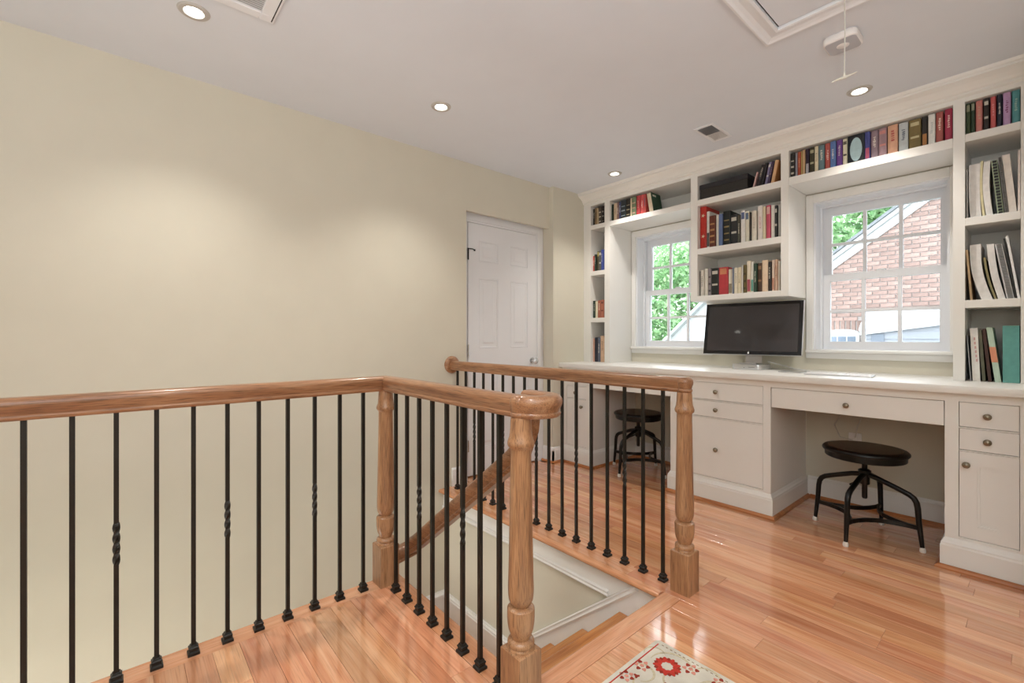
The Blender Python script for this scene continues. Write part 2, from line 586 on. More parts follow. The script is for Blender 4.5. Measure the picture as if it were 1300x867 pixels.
# ------------------------------------------------------------------ railings
HR = [(0, .033), (.014, .0326), (.023, .0285), (.0285, .020), (.030, .011), (.0285, .002), (.0245, -.007), (.0215, -.0135),
      (.0208, -.0175), (.0238, -.020), (.0248, -.0245), (.0232, -.0285), (.0195, -.033)]
PROF = HR + [(-a, b) for a, b in reversed(HR[1:])]
ZR = .895
post = [(.030, .862), (.0316, .850), (.0322, .83), (.0348, .806), (.0382, .796), (.0405, .789), (.0405, .783), (.0385, .777), (.0325, .772), (.0312, .766),
        (.0312, .74), (.0322, .70), (.0335, .62), (.0348, .54), (.0362, .46), (.0378, .39), (.0388, .36), (.0386, .34), (.0365, .322), (.031, .311), (.0262, .306),
        (.0262, .303), (.036, .300), (.0404, .296), (.0412, .290), (.0412, .272), (.0405, .255), (.0375, .235), (.031, .217), (.0275, .209), (.0275, .207),
        (.0335, .205), (.0385, .2015), (.0405, .196), (.0400, .190), (.0375, .186), (.0392, .183), (.0405, .180), (.0400, .1768)]
def newel_mesh():
    mb = MB()
    s = .0432
    r2 = s - .003
    base = []
    for z, k in ((.0, s), (.174, s), (.177, s - .003)):
        base.append([(-k, -k, z), (k, -k, z), (k, k, z), (-k, k, z)])
    vs = sum(base, [])
    fs = [(3, 2, 1, 0), (8, 9, 10, 11)] + [(l * 4 + i, l * 4 + (i + 1) % 4, l * 4 + 4 + (i + 1) % 4, l * 4 + 4 + i) for l in (0, 1) for i in range(4)]
    mb.add(vs, fs)
    mb.lathe(post, seg=40)
    return mb.mesh('newel_post', POSTW, smooth=True)
NEWEL = newel_mesh()
def bar_mesh(twist):
    mb = MB()
    h = .0066
    zs = [(.0, 0), (ZR - .03, 0)]
    if twist:
        n = 28
        zs = [(0, 0)] + [(.375 + .135 * i / n, 2 * PI * i / n) for i in range(n + 1)] + [(ZR - .03, 2 * PI)]
    vs = []
    for z, a in zs:
        hh = h * (1.06 if 0 < a < 2 * PI else 1)
        for sx, sy in ((-1, -1), (1, -1), (1, 1), (-1, 1)):
            x_, y_ = sx * hh, sy * hh
            vs.append((x_ * math.cos(a) - y_ * math.sin(a), x_ * math.sin(a) + y_ * math.cos(a), z))
    n = len(zs)
    fs = [(3, 2, 1, 0), tuple(range(4 * n - 4, 4 * n))]
    for l in range(n - 1):
        for i in range(4):
            fs.append((l * 4 + i, l * 4 + (i + 1) % 4, l * 4 + 4 + (i + 1) % 4, l * 4 + 4 + i))
    return mb.add(vs, fs).mesh('baluster', IRON)
BAR, BART = bar_mesh(False), bar_mesh(True)
def shoe_mesh():
    mb = MB()
    lv = [(.0175, 0), (.0175, .009), (.0165, .010), (.0125, .012), (.0125, .019), (.0145, .0205), (.0145, .0255), (.0115, .028), (.0095, .034)]
    vs = [(sx * r, sy * r, z) for r, z in lv for sx, sy in ((-1, -1), (1, -1), (1, 1), (-1, 1))]
    n = len(lv)
    fs = [(3, 2, 1, 0), tuple(range(4 * n - 4, 4 * n))] + [(l * 4 + i, l * 4 + (i + 1) % 4, l * 4 + 4 + (i + 1) % 4, l * 4 + 4 + i) for l in range(n - 1) for i in range(4)]
    return mb.add(vs, fs).mesh('baluster_shoe', IRON, bevel=.0008)
SHOE = shoe_mesh()
def baluster(x, y, parent, twist):
    b = inst('baluster', BART if twist else BAR, parent, (x, y, 0))
    if twist:
        b['label'] = 'baluster with a twisted section at mid height'
    s = inst('baluster_shoe', SHOE, b)
CAPP = [(0, .0332), (.018, .0332), (.028, .0290), (.0335, .021), (.0350, .011), (.0338, .002), (.0305, -.007), (.0285, -.0135), (.0280, -.0175), (.0308, -.020), (.0318, -.0245), (.0305, -.0285), (.0275, -.033), (0, -.033)]

P1, P2, P3 = (-1.925, .908), (-1.013, .908), (-1.011, 1.862)
b1 = thing('balustrade', 'nearer oak railing with black iron balusters turning a corner round the stairwell', 'railing')
MB().sweep([(P1[0], YF, ZR), (P1[0], P1[1], ZR)], PROF, d1=(1, 0, 0)).build('handrail', RAILY, b1, smooth=True)
MB().sweep([(P1[0], P1[1], ZR), (P2[0], P2[1], ZR)], PROF, d0=(0, 1, 0)).build('handrail', RAILX, b1, smooth=True)
# turned cap over the end post and the rail coming back on itself
arc = [(P2[0] - .01, .908, ZR), (P2[0], .908, ZR)] + [(P2[0] + .056 * math.sin(t), .964 - .056 * math.cos(t), ZR) for t in [PI * i / 12 for i in range(1, 12)]] + [(P2[0], 1.02, ZR), (P2[0] - .095, 1.02, ZR)]
vm = MB().sweep(arc, PROF)
vm.lathe([(r, ZR + h) for r, h in CAPP], (P2[0], P2[1], 0), 36)
vm.build('rail_turnout', RAILX, b1, smooth=True)
def hz(x):
    return .663 + .767 * (x + 1.205)
gp = [(-1.098, 1.02, .868), (-1.099, 1.02, .835), (-1.104, 1.02, .80), (-1.118, 1.02, .77), (-1.14, 1.02, hz(-1.14) + .006), (-1.17, 1.02, hz(-1.17)), (-1.5, 1.02, hz(-1.5)), (-1.83, 1.02, hz(-1.83)),
      (-1.895, 1.02, hz(-1.895) + .006)]
MB().sweep(gp, PROF, side=(0, 1, 0)).sweep([(-1.915, 1.053, .125), (-1.915, .949, .108)], PROF).build('stair_handrail', RAILX, b1, smooth=True)
inst('newel_post', NEWEL, b1, (P1[0], P1[1], 0))
inst('newel_post', NEWEL, b1, (P2[0], P2[1], 0))
for i in range(14):
    baluster(P1[0], .803 - .1014 * i, b1, i in (2, 5, 8, 11))
for i in range(8):
    baluster(-1.826 + .1016 * i, .908, b1, i in (2, 5))

b3 = thing('balustrade', 'oak railing with black iron balusters between left wall rosette and newel beside the desk', 'railing')
MB().sweep([(XW + .018, P3[1], ZR), (P3[0], P3[1], ZR)], PROF).lathe([(r, ZR + h) for r, h in CAPP], (P3[0] + .002, P3[1], 0), 36).build('handrail', RAILX, b3, smooth=True)
MB().lathe([(0, .024), (.035, .024), (.05, .021), (.058, .014), (.0625, .010), (.064, .004), (.064, 0)], (XW, P3[1], ZR + .005), 36, 'x').build('wall_rosette', RAILX, b3, smooth=True)
inst('newel_post', NEWEL, b3, (P3[0], P3[1], 0))
for i in range(17):
    baluster(-1.116 - .1034 * i, P3[1] + .002, b3, i % 3 == 2)

# ------------------------------------------------------------------ door in its recess
dr = structure(bpy.data.objects.new('door_1', None))
C.objects.link(dr)
XD = -2.932
MB().box(XD - .03, XD, 2.066, 2.797, .012, 2.004).build('door_slab', DOORP, dr)
def raised(y0, y1, z0, z1):
    mb = MB()
    x = XD
    loops = [(0, 0.004), (.010, 0.0075), (.018, -.001 + .002), (.024, .001), (.052, .0075)]
    vs, fs = [], []
    for ins, dx in loops:
        vs += [(x + dx, y0 + ins, z0 + ins), (x + dx, y1 - ins, z0 + ins), (x + dx, y1 - ins, z1 - ins), (x + dx, y0 + ins, z1 - ins)]
    n = len(loops)
    for l in range(n - 1):
        for i in range(4):
            fs.append((l * 4 + i, l * 4 + (i + 1) % 4, l * 4 + 4 + (i + 1) % 4, l * 4 + 4 + i))
    fs.append(tuple(range(4 * n - 4, 4 * n)))
    fs.append((3, 2, 1, 0))
    mb.add(vs, fs).build('door_panel', DOORP, dr)
for ya, yb in ((2.170, 2.366), (2.500, 2.697)):
    raised(ya, yb, 1.705, 1.872)
    raised(ya, yb, 1.012, 1.580)
    raised(ya, yb, .215, .86)
# stiles and rails stand a little proud of the slab so that the panels sit in frames
m = MB()
pan = [(ya - .0, yb + .0, z0, z1) for ya, yb in ((2.170, 2.366), (2.500, 2.697)) for z0, z1 in ((1.705, 1.872), (1.012, 1.580), (.215, .86))]
for y0, y1, z0, z1 in cells(2.066, 2.797, .012, 2.004, pan):
    m.box(XD, XD + .008, y0, y1, z0, z1)
m.build('door_frame_rails', DOORP, dr)
m = MB()
m.box(XD - .03, XD + .006, 2.800, 2.887, 0, 2.12).box(XD + .006, XD + .014, 2.815, 2.887, 0, 2.12)
m.box(XD - .03, XD + .006, 1.994, 2.800, 2.008, 2.12).box(XD + .006, XD + .014, 1.994, 2.815, 2.022, 2.12)
m.box(XD - .03, XD + .006, 1.994, 2.062, 0, 2.008)
m.build('door_casing', DOORP, dr, bevel=.002)
kn = MB().lathe([(0, .0), (.028, 0), (.028, .006), (.012, .010), (.010, .024), (0, .024)], (XD + .008, 2.752, .897), 24, 'x').build('rose_plate', CHROME, dr, smooth=True)
MB().lathe([(.006, .0), (.016, .004), (.026, .014), (.029, .024), (.026, .034), (.016, .042), (0, .044)], (XD + .030, 2.752, .897), 10, 'x').build('crystal_knob', paint('crystal', 'd8dcdc', .08, .9, metal=.5), kn)
for z in (1.755, 1.0, .25):
    m = MB().lathe([(0, -.045), (.006, -.045), (.006, .045), (0, .045)], (XD + .012, 2.064, z), 12)
    h = m.build('door_hinge', CHROME if z < 1.5 else DARK, dr, smooth=True)
    if z > 1.5:
        MB().tube([(XD + .012, 2.064, z + .042), (XD + .02, 2.10, z + .042), (XD + .02, 2.118, z + .036)], .004, 8).lathe([(0, -.006), (.007, -.006), (.007, .006), (0, .006)], (XD + .02, 2.12, z + .034), 12).build('hinge_pin_stop', DARK, h, smooth=True)

# ------------------------------------------------------------------ windows
def window(n, dx):
    w = structure(bpy.data.objects.new('window_%d' % n, None))
    C.objects.link(w)
    x0, x1, z0, z1 = -1.03 + dx, -.335 + dx, 1.0, 2.035
    m = MB()                                                   # jamb liner
    m.box(x0, x0 + .018, YB, YB + .24, z0, z1).box(x1 - .018, x1, YB, YB + .24, z0, z1)
    m.box(x0 + .018, x1 - .018, YB, YB + .24, z1 - .018, z1).box(x0 + .018, x1 - .018, YB + .10, YB + .26, z0, z0 + .02)
    m.build('window_jamb', SASH, w)
    m = MB()
    t = .016
    m.box(x0 - .037, x0 + .006, YB - t, YB, z0, z1 + .05).box(x1 - .006, x1 + .035, YB - t, YB, z0, z1 + .05)
    m.box(x0 + .006, x1 - .006, YB - t, YB, z1 - .006, z1 + .05)
    m.build('window_casing', TRIM, w, bevel=.003)
    MB().box(x0 - .037, x1 + .035, YB - .034, YB + .10, z0 - .004, z0 + .018).build('window_stool', TRIM, w, bevel=.005, seg=2)
    MB().box(x0 - .037, x1 + .035, YB - .018, YB, z0 - .043, z0 - .004).build('window_apron', TRIM, w, bevel=.004, seg=2)
    # stops between the sashes
    m = MB()
    for a, b in ((x0 + .018, x0 + .030), (x1 - .030, x1 - .018)):
        m.box(a, b, YB + .10, YB + .122, z0 + .018, z1 - .018)
    m.box(x0 + .03, x1 - .03, YB + .10, YB + .122, z1 - .03, z1 - .018)
    m.build('window_stop', SASH, w)
    gx0, gx1 = -.962 + dx, -.398 + dx
    for nm, ya, za, zb, bot, top in (('lower', YB + .124, 1.072, 1.492, 1.020, 1.540), ('upper', YB + .162, 1.545, 1.957, 1.500, 2.017)):
        s = MB()
        ox0, ox1 = x0 + .0185, x1 - .0185
        s.box(ox0, gx0, ya, ya + .034, bot, top).box(gx1, ox1, ya, ya + .034, bot, top)
        s.box(gx0, gx1, ya, ya + .034, bot, za).box(gx0, gx1, ya, ya + .034, zb, top)
        so = s.build('window_sash', SASH, w)
        hw = .0095
        cw = (gx1 - gx0) / 3
        zm = (za + zb) / 2
        for i in (1, 2):
            MB().box(gx0 + cw * i - hw, gx0 + cw * i + hw, ya + .004, ya + .028, za, zb).build('muntin', SASH, so)
        MB().box(gx0, gx1, ya + .005, ya + .027, zm - hw, zm + hw).build('muntin', SASH, so)
        for i in range(3):
            for a, b in ((za, zm - hw), (zm + hw, zb)):
                MB().box(gx0 + cw * i + (hw if i else 0), gx0 + cw * (i + 1) - (hw if i < 2 else 0), ya + .014, ya + .017, a, b).build('window_pane', GLASS, so)
    MB().box((gx0 + gx1) / 2 - .025, (gx0 + gx1) / 2 + .025, YB + .128, YB + .15, 1.540, 1.552).build('sash_lock', SASH, w, bevel=.003)
    return w
window(1, DX)
window(2, 0)

# ------------------------------------------------------------------ desk cabinets
FY = 3.003                                       # face of the cabinets
ZC0, ZC1 = .838, .876                            # worktop
KN = MB().lathe([(0, 0), (.007, 0), (.0065, -.010), (.010, -.014), (.0145, -.019), (.0145, -.024), (.010, -.029), (0, -.031)], (0, 0, 0), 16, 'y').mesh('knob', KNOB, smooth=True)
def knob(parent, x, z, y=FY + .003):
    return inst('knob', KN, parent, (x, y, z))
def plinth(parent, x0, x1, left, right, y1=YB):
    # moulded base round a cabinet, with returns into the knee spaces, and an oak shoe strip
    prof = [(0, 0), (.016, 0), (.016, .108), (.0135, .116), (.0135, .122), (.008, .130), (.0045, .139), (0, .146)]
    path = ([(x0, y1, 0)] if left else []) + [(x0, FY, 0), (x1, FY, 0)] + ([(x1, y1, 0)] if right else [])
    MB().sweep(path, [(a, b) for a, b in prof]).build('plinth', CAB, parent)
    q = [(.016, 0), (.034, 0), (.0335, .007), (.029, .014), (.023, .018), (.016, .019)]
    MB().sweep(path, q).build('shoe_strip', SHOEW, parent)
def cabinet(label, x0, x1, left, right, opens, yb=YB, name='desk_cabinet'):
    # opens: (kind, x0, x1, z0, z1, knob x, knob z)
    t = thing(name, label, 'cabinet')
    MB().box(x0, x1, FY + .022, yb, 0, ZC0).build('carcass', CAB, t)
    m = MB()
    for a0, a1, c0, c1 in cells(x0, x1, .0, ZC0, [o[1:5] for o in opens]):
        m.box(a0, a1, FY, FY + .022, c0, c1)
    m.build('face_frame', CAB, t)
    plinth(t, x0, x1, left, right, yb)
    g = .0022
    for o in opens:
        k, a0, a1, c0, c1, kx, kz = o
        if k == 'drawer':
            d = MB().box(a0 + g, a1 - g, FY + .003, FY + .021, c0 + g, c1 - g).build('drawer', CAB, t, bevel=.0015)
        else:
            d = MB().box(a0 + g, a1 - g, FY + .012, FY + .021, c0 + g, c1 - g)
            s = .062
            g2 = g; fr = [(a0 + g, a0 + s, c0 + g, c1 - g), (a1 - s, a1 - g, c0 + g, c1 - g), (a0 + s, a1 - s, c0 + g, c0 + s), (a0 + s, a1 - s, c1 - s, c1 - g)]
            d = d.build('door', CAB, t)
            m = MB()
            for b0, b1, e0, e1 in fr:
                m.box(b0, b1, FY + .003, FY + .013, e0, e1)
            m.build('door_frame', CAB, d)
            m = MB()
            i = .008
            for b0, b1, e0, e1 in ((a0 + s, a0 + s + i, c0 + s, c1 - s), (a1 - s - i, a1 - s, c0 + s, c1 - s), (a0 + s + i, a1 - s - i, c0 + s, c0 + s + i), (a0 + s + i, a1 - s - i, c1 - s - i, c1 - s)):
                m.box(b0, b1, FY + .0075, FY + .013, e0, e1)
            m.build('panel_moulding', CAB, d)
        knob(d, kx, kz, FY + .003)
    return t
cabinet('narrow white desk cabinet beside the wall with two drawers over a door', XP, -2.463, False, True,
        [('drawer', -2.742, -2.520, .682, .796, -2.632, .738), ('drawer', -2.742, -2.520, .570, .676, -2.632, .622), ('door', -2.742, -2.520, .160, .564, -2.566, .505)])
cabinet('wide white desk cabinet with three stacked drawers under the computer screen', -1.738, -1.072, True, True,
        [('drawer', -1.692, -1.115, .682, .800, -1.405, .739), ('drawer', -1.692, -1.115, .566, .676, -1.405, .619), ('drawer', -1.692, -1.115, .162, .560, -1.405, .356)])
cabinet('narrow white desk cabinet below the stacked papers with two drawers over a panelled door', -.300, .060, True, False,
        [('drawer', -.252, -.058, .680, .798, -.157, .738), ('drawer', -.252, -.058, .572, .675, -.157, .622), ('door', -.252, -.058, .160, .567, -.226, .506)])
def knee_drawer(label, x0, x1, kx):
    t = thing('knee_drawer', label, 'drawer')
    MB().box(x0 + .003, x1 - .003, FY + .003, FY + .022, .676, .794).build('drawer_front', CAB, t, bevel=.0015)
    m = MB().box(x0 + .02, x1 - .02, FY + .022, FY + .48, .688, .698)
    m.box(x0 + .02, x0 + .032, FY + .022, FY + .48, .698, .78).box(x1 - .032, x1 - .02, FY + .022, FY + .48, .698, .78).box(x0 + .032, x1 - .032, FY + .468, FY + .48, .698, .78)
    m.build('drawer_box', SHOEW, t)
    MB().box(x0, x1, FY, FY + .022, .797, ZC0).build('top_rail', CAB, t)
    knob(t, kx, .731)
    return t
knee_drawer('long flat drawer above the kneehole with the left stool', -2.463, -1.738, -2.10)
knee_drawer('long flat drawer above the kneehole with the right stool', -1.072, -.300, -.690)
# kneehole baseboards
m = MB()
for a, b in ((-2.447, -1.754), (-1.056, -.316)):
    m.prism([(YB - .016 * p[0], p[1]) for p in [(0, 0), (1, 0), (1, .12), (.5, .13), (.3, .140), (0, .142)]], 'x', a, b)
structure(m.build('baseboard_back', TRIM))
m = MB()
for a, b in ((-2.43, -1.771), (-1.039, -.333)):
    m.prism([(YB - .016 - p[0], p[1]) for p in q], 'x', a, b)
structure(m.build('trim_2', SHOEW))
wt = tag(MB().box(XP + .001, .060, 2.958, YB - .001, ZC0, ZC1).build('worktop', CAB, bevel=.004, seg=2), 'long white painted worktop across all the desk cabinets', 'worktop')
# wall outlets in the kneeholes
def outlet(x, z, label):
    t = thing('wall_outlet', label, 'outlet', (x, YB, z))
    MB().box(-.035, .035, -.006, 0, -.057, .057).build('cover_plate', WHITEP, t, bevel=.003, seg=2)
    for dz in (-.02, .02):
        MB().box(-.014, .014, -.008, -.006, dz - .013, dz + .013).build('socket', TRIM, t, bevel=.0015)
outlet(-2.03, .43, 'white wall outlet in the left kneehole beside the stool')
outlet(-.79, .42, 'white wall outlet behind the seat of the right stool')
cb = MB()
for pts in ([(-.845, YB - .10, .68), (-.85, YB - .04, .60), (-.90, YB - .02, .52), (-.87, YB - .015, .44), (-.80, YB - .012, .43)], [(-.72, YB - .10, .68), (-.735, YB - .04, .62), (-.775, YB - .02, .52), (-.785, YB - .014, .45)]):
    cb.tube(pts, .0035, 8)
tag(cb.build('power_cord', col('cfccc4'), smooth=True), 'two thin white cords hanging behind the right stool', 'cord')

# ------------------------------------------------------------------ bookcases
BY, BB = 3.30, YB                                 # front of the face frames, back
def shelf_part(t, x0, x1, ztop, th=.040, y0=BY, name='shelf'):
    return MB().box(x0, x1, y0, BB - .008, ztop - th, ztop).build(name, CAB, t, bevel=.0015)
def back_part(t, x0, x1, z0, z1):
    return MB().box(x0, x1, BB - .008, BB - .001, z0, z1).build('back_panel', CAB, t)
ZT = 2.315
def column(label, x0, x1, o0, o1, shelves):
    t = thing('bookcase', label, 'bookcase')
    MB().box(x0, o0, BY, BB - .008, ZC1 + .0006, H - .076).build('side_panel', CAB, t)
    MB().box(o1, x1, BY, BB - .008, ZC1 + .0006, H - .076).build('side_panel', CAB, t)
    MB().box(o0, o1, BY, BB - .008, ZT, H - .075).build('top_rail', CAB, t)
    back_part(t, o0, o1, ZC1 + .0006, ZT)
    for z in shelves:
        shelf_part(t, o0, o1, z)
    return t
column('tall narrow white bookcase column in the corner beside the pilaster', XP + .0008, -2.500, -2.714, -2.556, (2.135, 1.71, 1.28))
column('tall narrow white bookcase column holding papers right of the windows', -.298, .060, -.254, -.062, (2.147, 1.715, 1.292))
def bridge(label, x0, x1, z):
    x0, x1 = x0 + .0006, x1 - .0006
    t = thing('bridge_shelf', label, 'shelf')
    shelf_part(t, x0, x1, z, z - 2.092)
    MB().box(x0, x1, BY, BB - .008, ZT, H - .075).build('top_rail', CAB, t)
    back_part(t, x0, x1, z, ZT)
bridge('white bridge shelf over the left window, half filled with books', -2.500, -1.741, 2.135)
bridge('white bridge shelf over the right window, fully filled with books', -1.070, -.298, 2.142)
t = thing('hanging_bookcase', 'white hanging bookcase between the windows above the computer screen', 'bookcase')
MB().box(-1.741, -1.688, BY, BB - .008, 1.373, H - .075).build('side_panel', CAB, t)
MB().box(-1.116, -1.070, BY, BB - .008, 1.373, H - .075).build('side_panel', CAB, t)
MB().box(-1.688, -1.116, BY, BB - .008, ZT, H - .075).build('top_rail', CAB, t)
back_part(t, -1.688, -1.116, 1.38, ZT)
for z in (2.135, 1.768):
    shelf_part(t, -1.688, -1.116, z, .044)
shelf_part(t, -1.688, -1.116, 1.412, .038)
# crown moulding along the top
cp = [(3.300, 2.318 + .02), (3.286, 2.346), (3.286, 2.356), (3.278, 2.361), (3.270, 2.372), (3.252, 2.388), (3.232, 2.398), (3.222, 2.402), (3.222, 2.412), (3.214, 2.416), (3.208, 2.4295), (3.300, 2.4295)]
structure(MB().prism(cp, 'x', XP, .060).build('trim_3', CAB))
structure(MB().box(XP, .060, BY, BB - .008, H - .075, H).build('trim_4', CAB))

# ------------------------------------------------------------------ books
def spine(w, h, d, front=.0):
    # cover: a slightly rounded spine towards the room (-y), two boards
    p = [(0, d), (0, .004), (w * .12, .0012), (w * .35, 0), (w * .65, 0), (w * .88, .0012), (w, .004), (w, d)]
    t = min(.003, w * .16)
    inner = [(w - t, d), (w - t, .006), (t, .006), (t, d)]
    return MB().prism(p + inner, 'z', 0, h)
rb = random.Random(5)
def mixhex(a, b, k):
    return ''.join('%02x' % round(int(a[i:i + 2], 16) * (1 - k) + int(b[i:i + 2], 16) * k) for i in (0, 2, 4))
def book(x0, x1, z, h, colour, label, opt, group):
    w = max(.006, x1 - x0 - .0012)
    d = opt.get('d', rb.uniform(.125, .15) if h < .18 else rb.uniform(.15, .2))
    lean = math.radians(opt.get('lean', 0))
    z += .0006
    y = BY + (.018 if h < .18 else .026) + rb.uniform(0, .012)
    mt = col(colour, .45)
    o = spine(w, h, d).build('book', [mt], None)
    o.location = (x0, y, z)
    if lean > 0:
        o.location = (x0, y, z + w * math.sin(lean))
    o.rotation_euler = (0, lean, 0)
    tag(o, label, 'book', group)
    t = min(.003, w * .16)
    pg = MB().box(t, w - t, .006, d - .004, .003, h - .004).build('page_block', PAGE, o)
    if 'cover' in opt:
        MB().box(w + .0002, w + .003, .0, d, 0, h).build('cover_board', col(opt['cover'], .3), o)
        if lean < 0:
            MB().box(w + .003, w + .0036, .02, .07, h * .80, h * .90).build('cover_label', col('e4dccc'), o)
    n = opt.get('band', 0)
    if n:
        bc = col(mixhex(opt.get('bc', 'ece4d4'), colour, .25), .5)
        i = w * .14
        if opt.get('top'):
            zs = [(h * .74, h * .95)]
        elif opt.get('low'):
            zs = [(h * .05, h * .42)]
        elif n == 1:
            a = rb.uniform(.34, .45)
            zs = [(h * a, h * (a + .36))]
            i = w * .30
        elif n == 2:
            zs = [(h * .36, h * .43), (h * .78, h * .90)]
        else:
            zs = [(h * (.14 + .76 * k / n), h * (.14 + .76 * k / n + .03 + .05 * rb.random())) for k in range(n)]
        if n == 1 and not opt.get('top') and not opt.get('low'):
            mb = MB()
            a, b = zs[0]
            zz = a
            while zz < b:
                dz = rb.uniform(.004, .010)
                j = rb.uniform(0, w * .14)
                mb.box(i + j, w - i - rb.uniform(0, w * .1), -.0005, .0012, zz, zz + dz)
                zz += dz + rb.uniform(.002, .006)
            mb.build('spine_title', bc, o)
        else:
            for a, b in zs:
                MB().box(i, w - i, -.0006, .0012, a, b).build('spine_band', bc, o)
    if opt.get('oval'):
        vs = [(w / 2 + w * .36 * math.cos(2 * PI * k / 20), h * .48 + h * .42 * math.sin(2 * PI * k / 20)) for k in range(20)]
        MB().prism(vs, 'y', -.0008, .0008).build('spine_oval', col(opt['oval']), o)
    if opt.get('flower'):
        for zc in (h * .30, h * .79):
            vs = []
            for k in range(20):
                r = (.017, .006, .011, .006)[k % 4]
                vs.append((w / 2 + r * math.cos(2 * PI * k / 20), zc + r * math.sin(2 * PI * k / 20)))
            MB().prism(vs, 'y', -.0008, .0008).build('flower_motif', col('ecd8b4'), o)
    return o
BOUNDS = {'in the top left cubby': (-2.712, -2.558), 'in the second left cubby': (-2.712, -2.558), 'in the third left cubby': (-2.712, -2.558), 'in the bottom left cubby': (-2.712, -2.558),
          'above the left window': (-2.497, -1.744), 'on the centre top shelf': (-1.686, -1.13), 'on the centre middle shelf': (-1.686, -1.118), 'on the centre bottom shelf': (-1.686, -1.118),
          'above the right window': (-1.067, -.301), 'in the top right cubby': (-.252, -.064)}
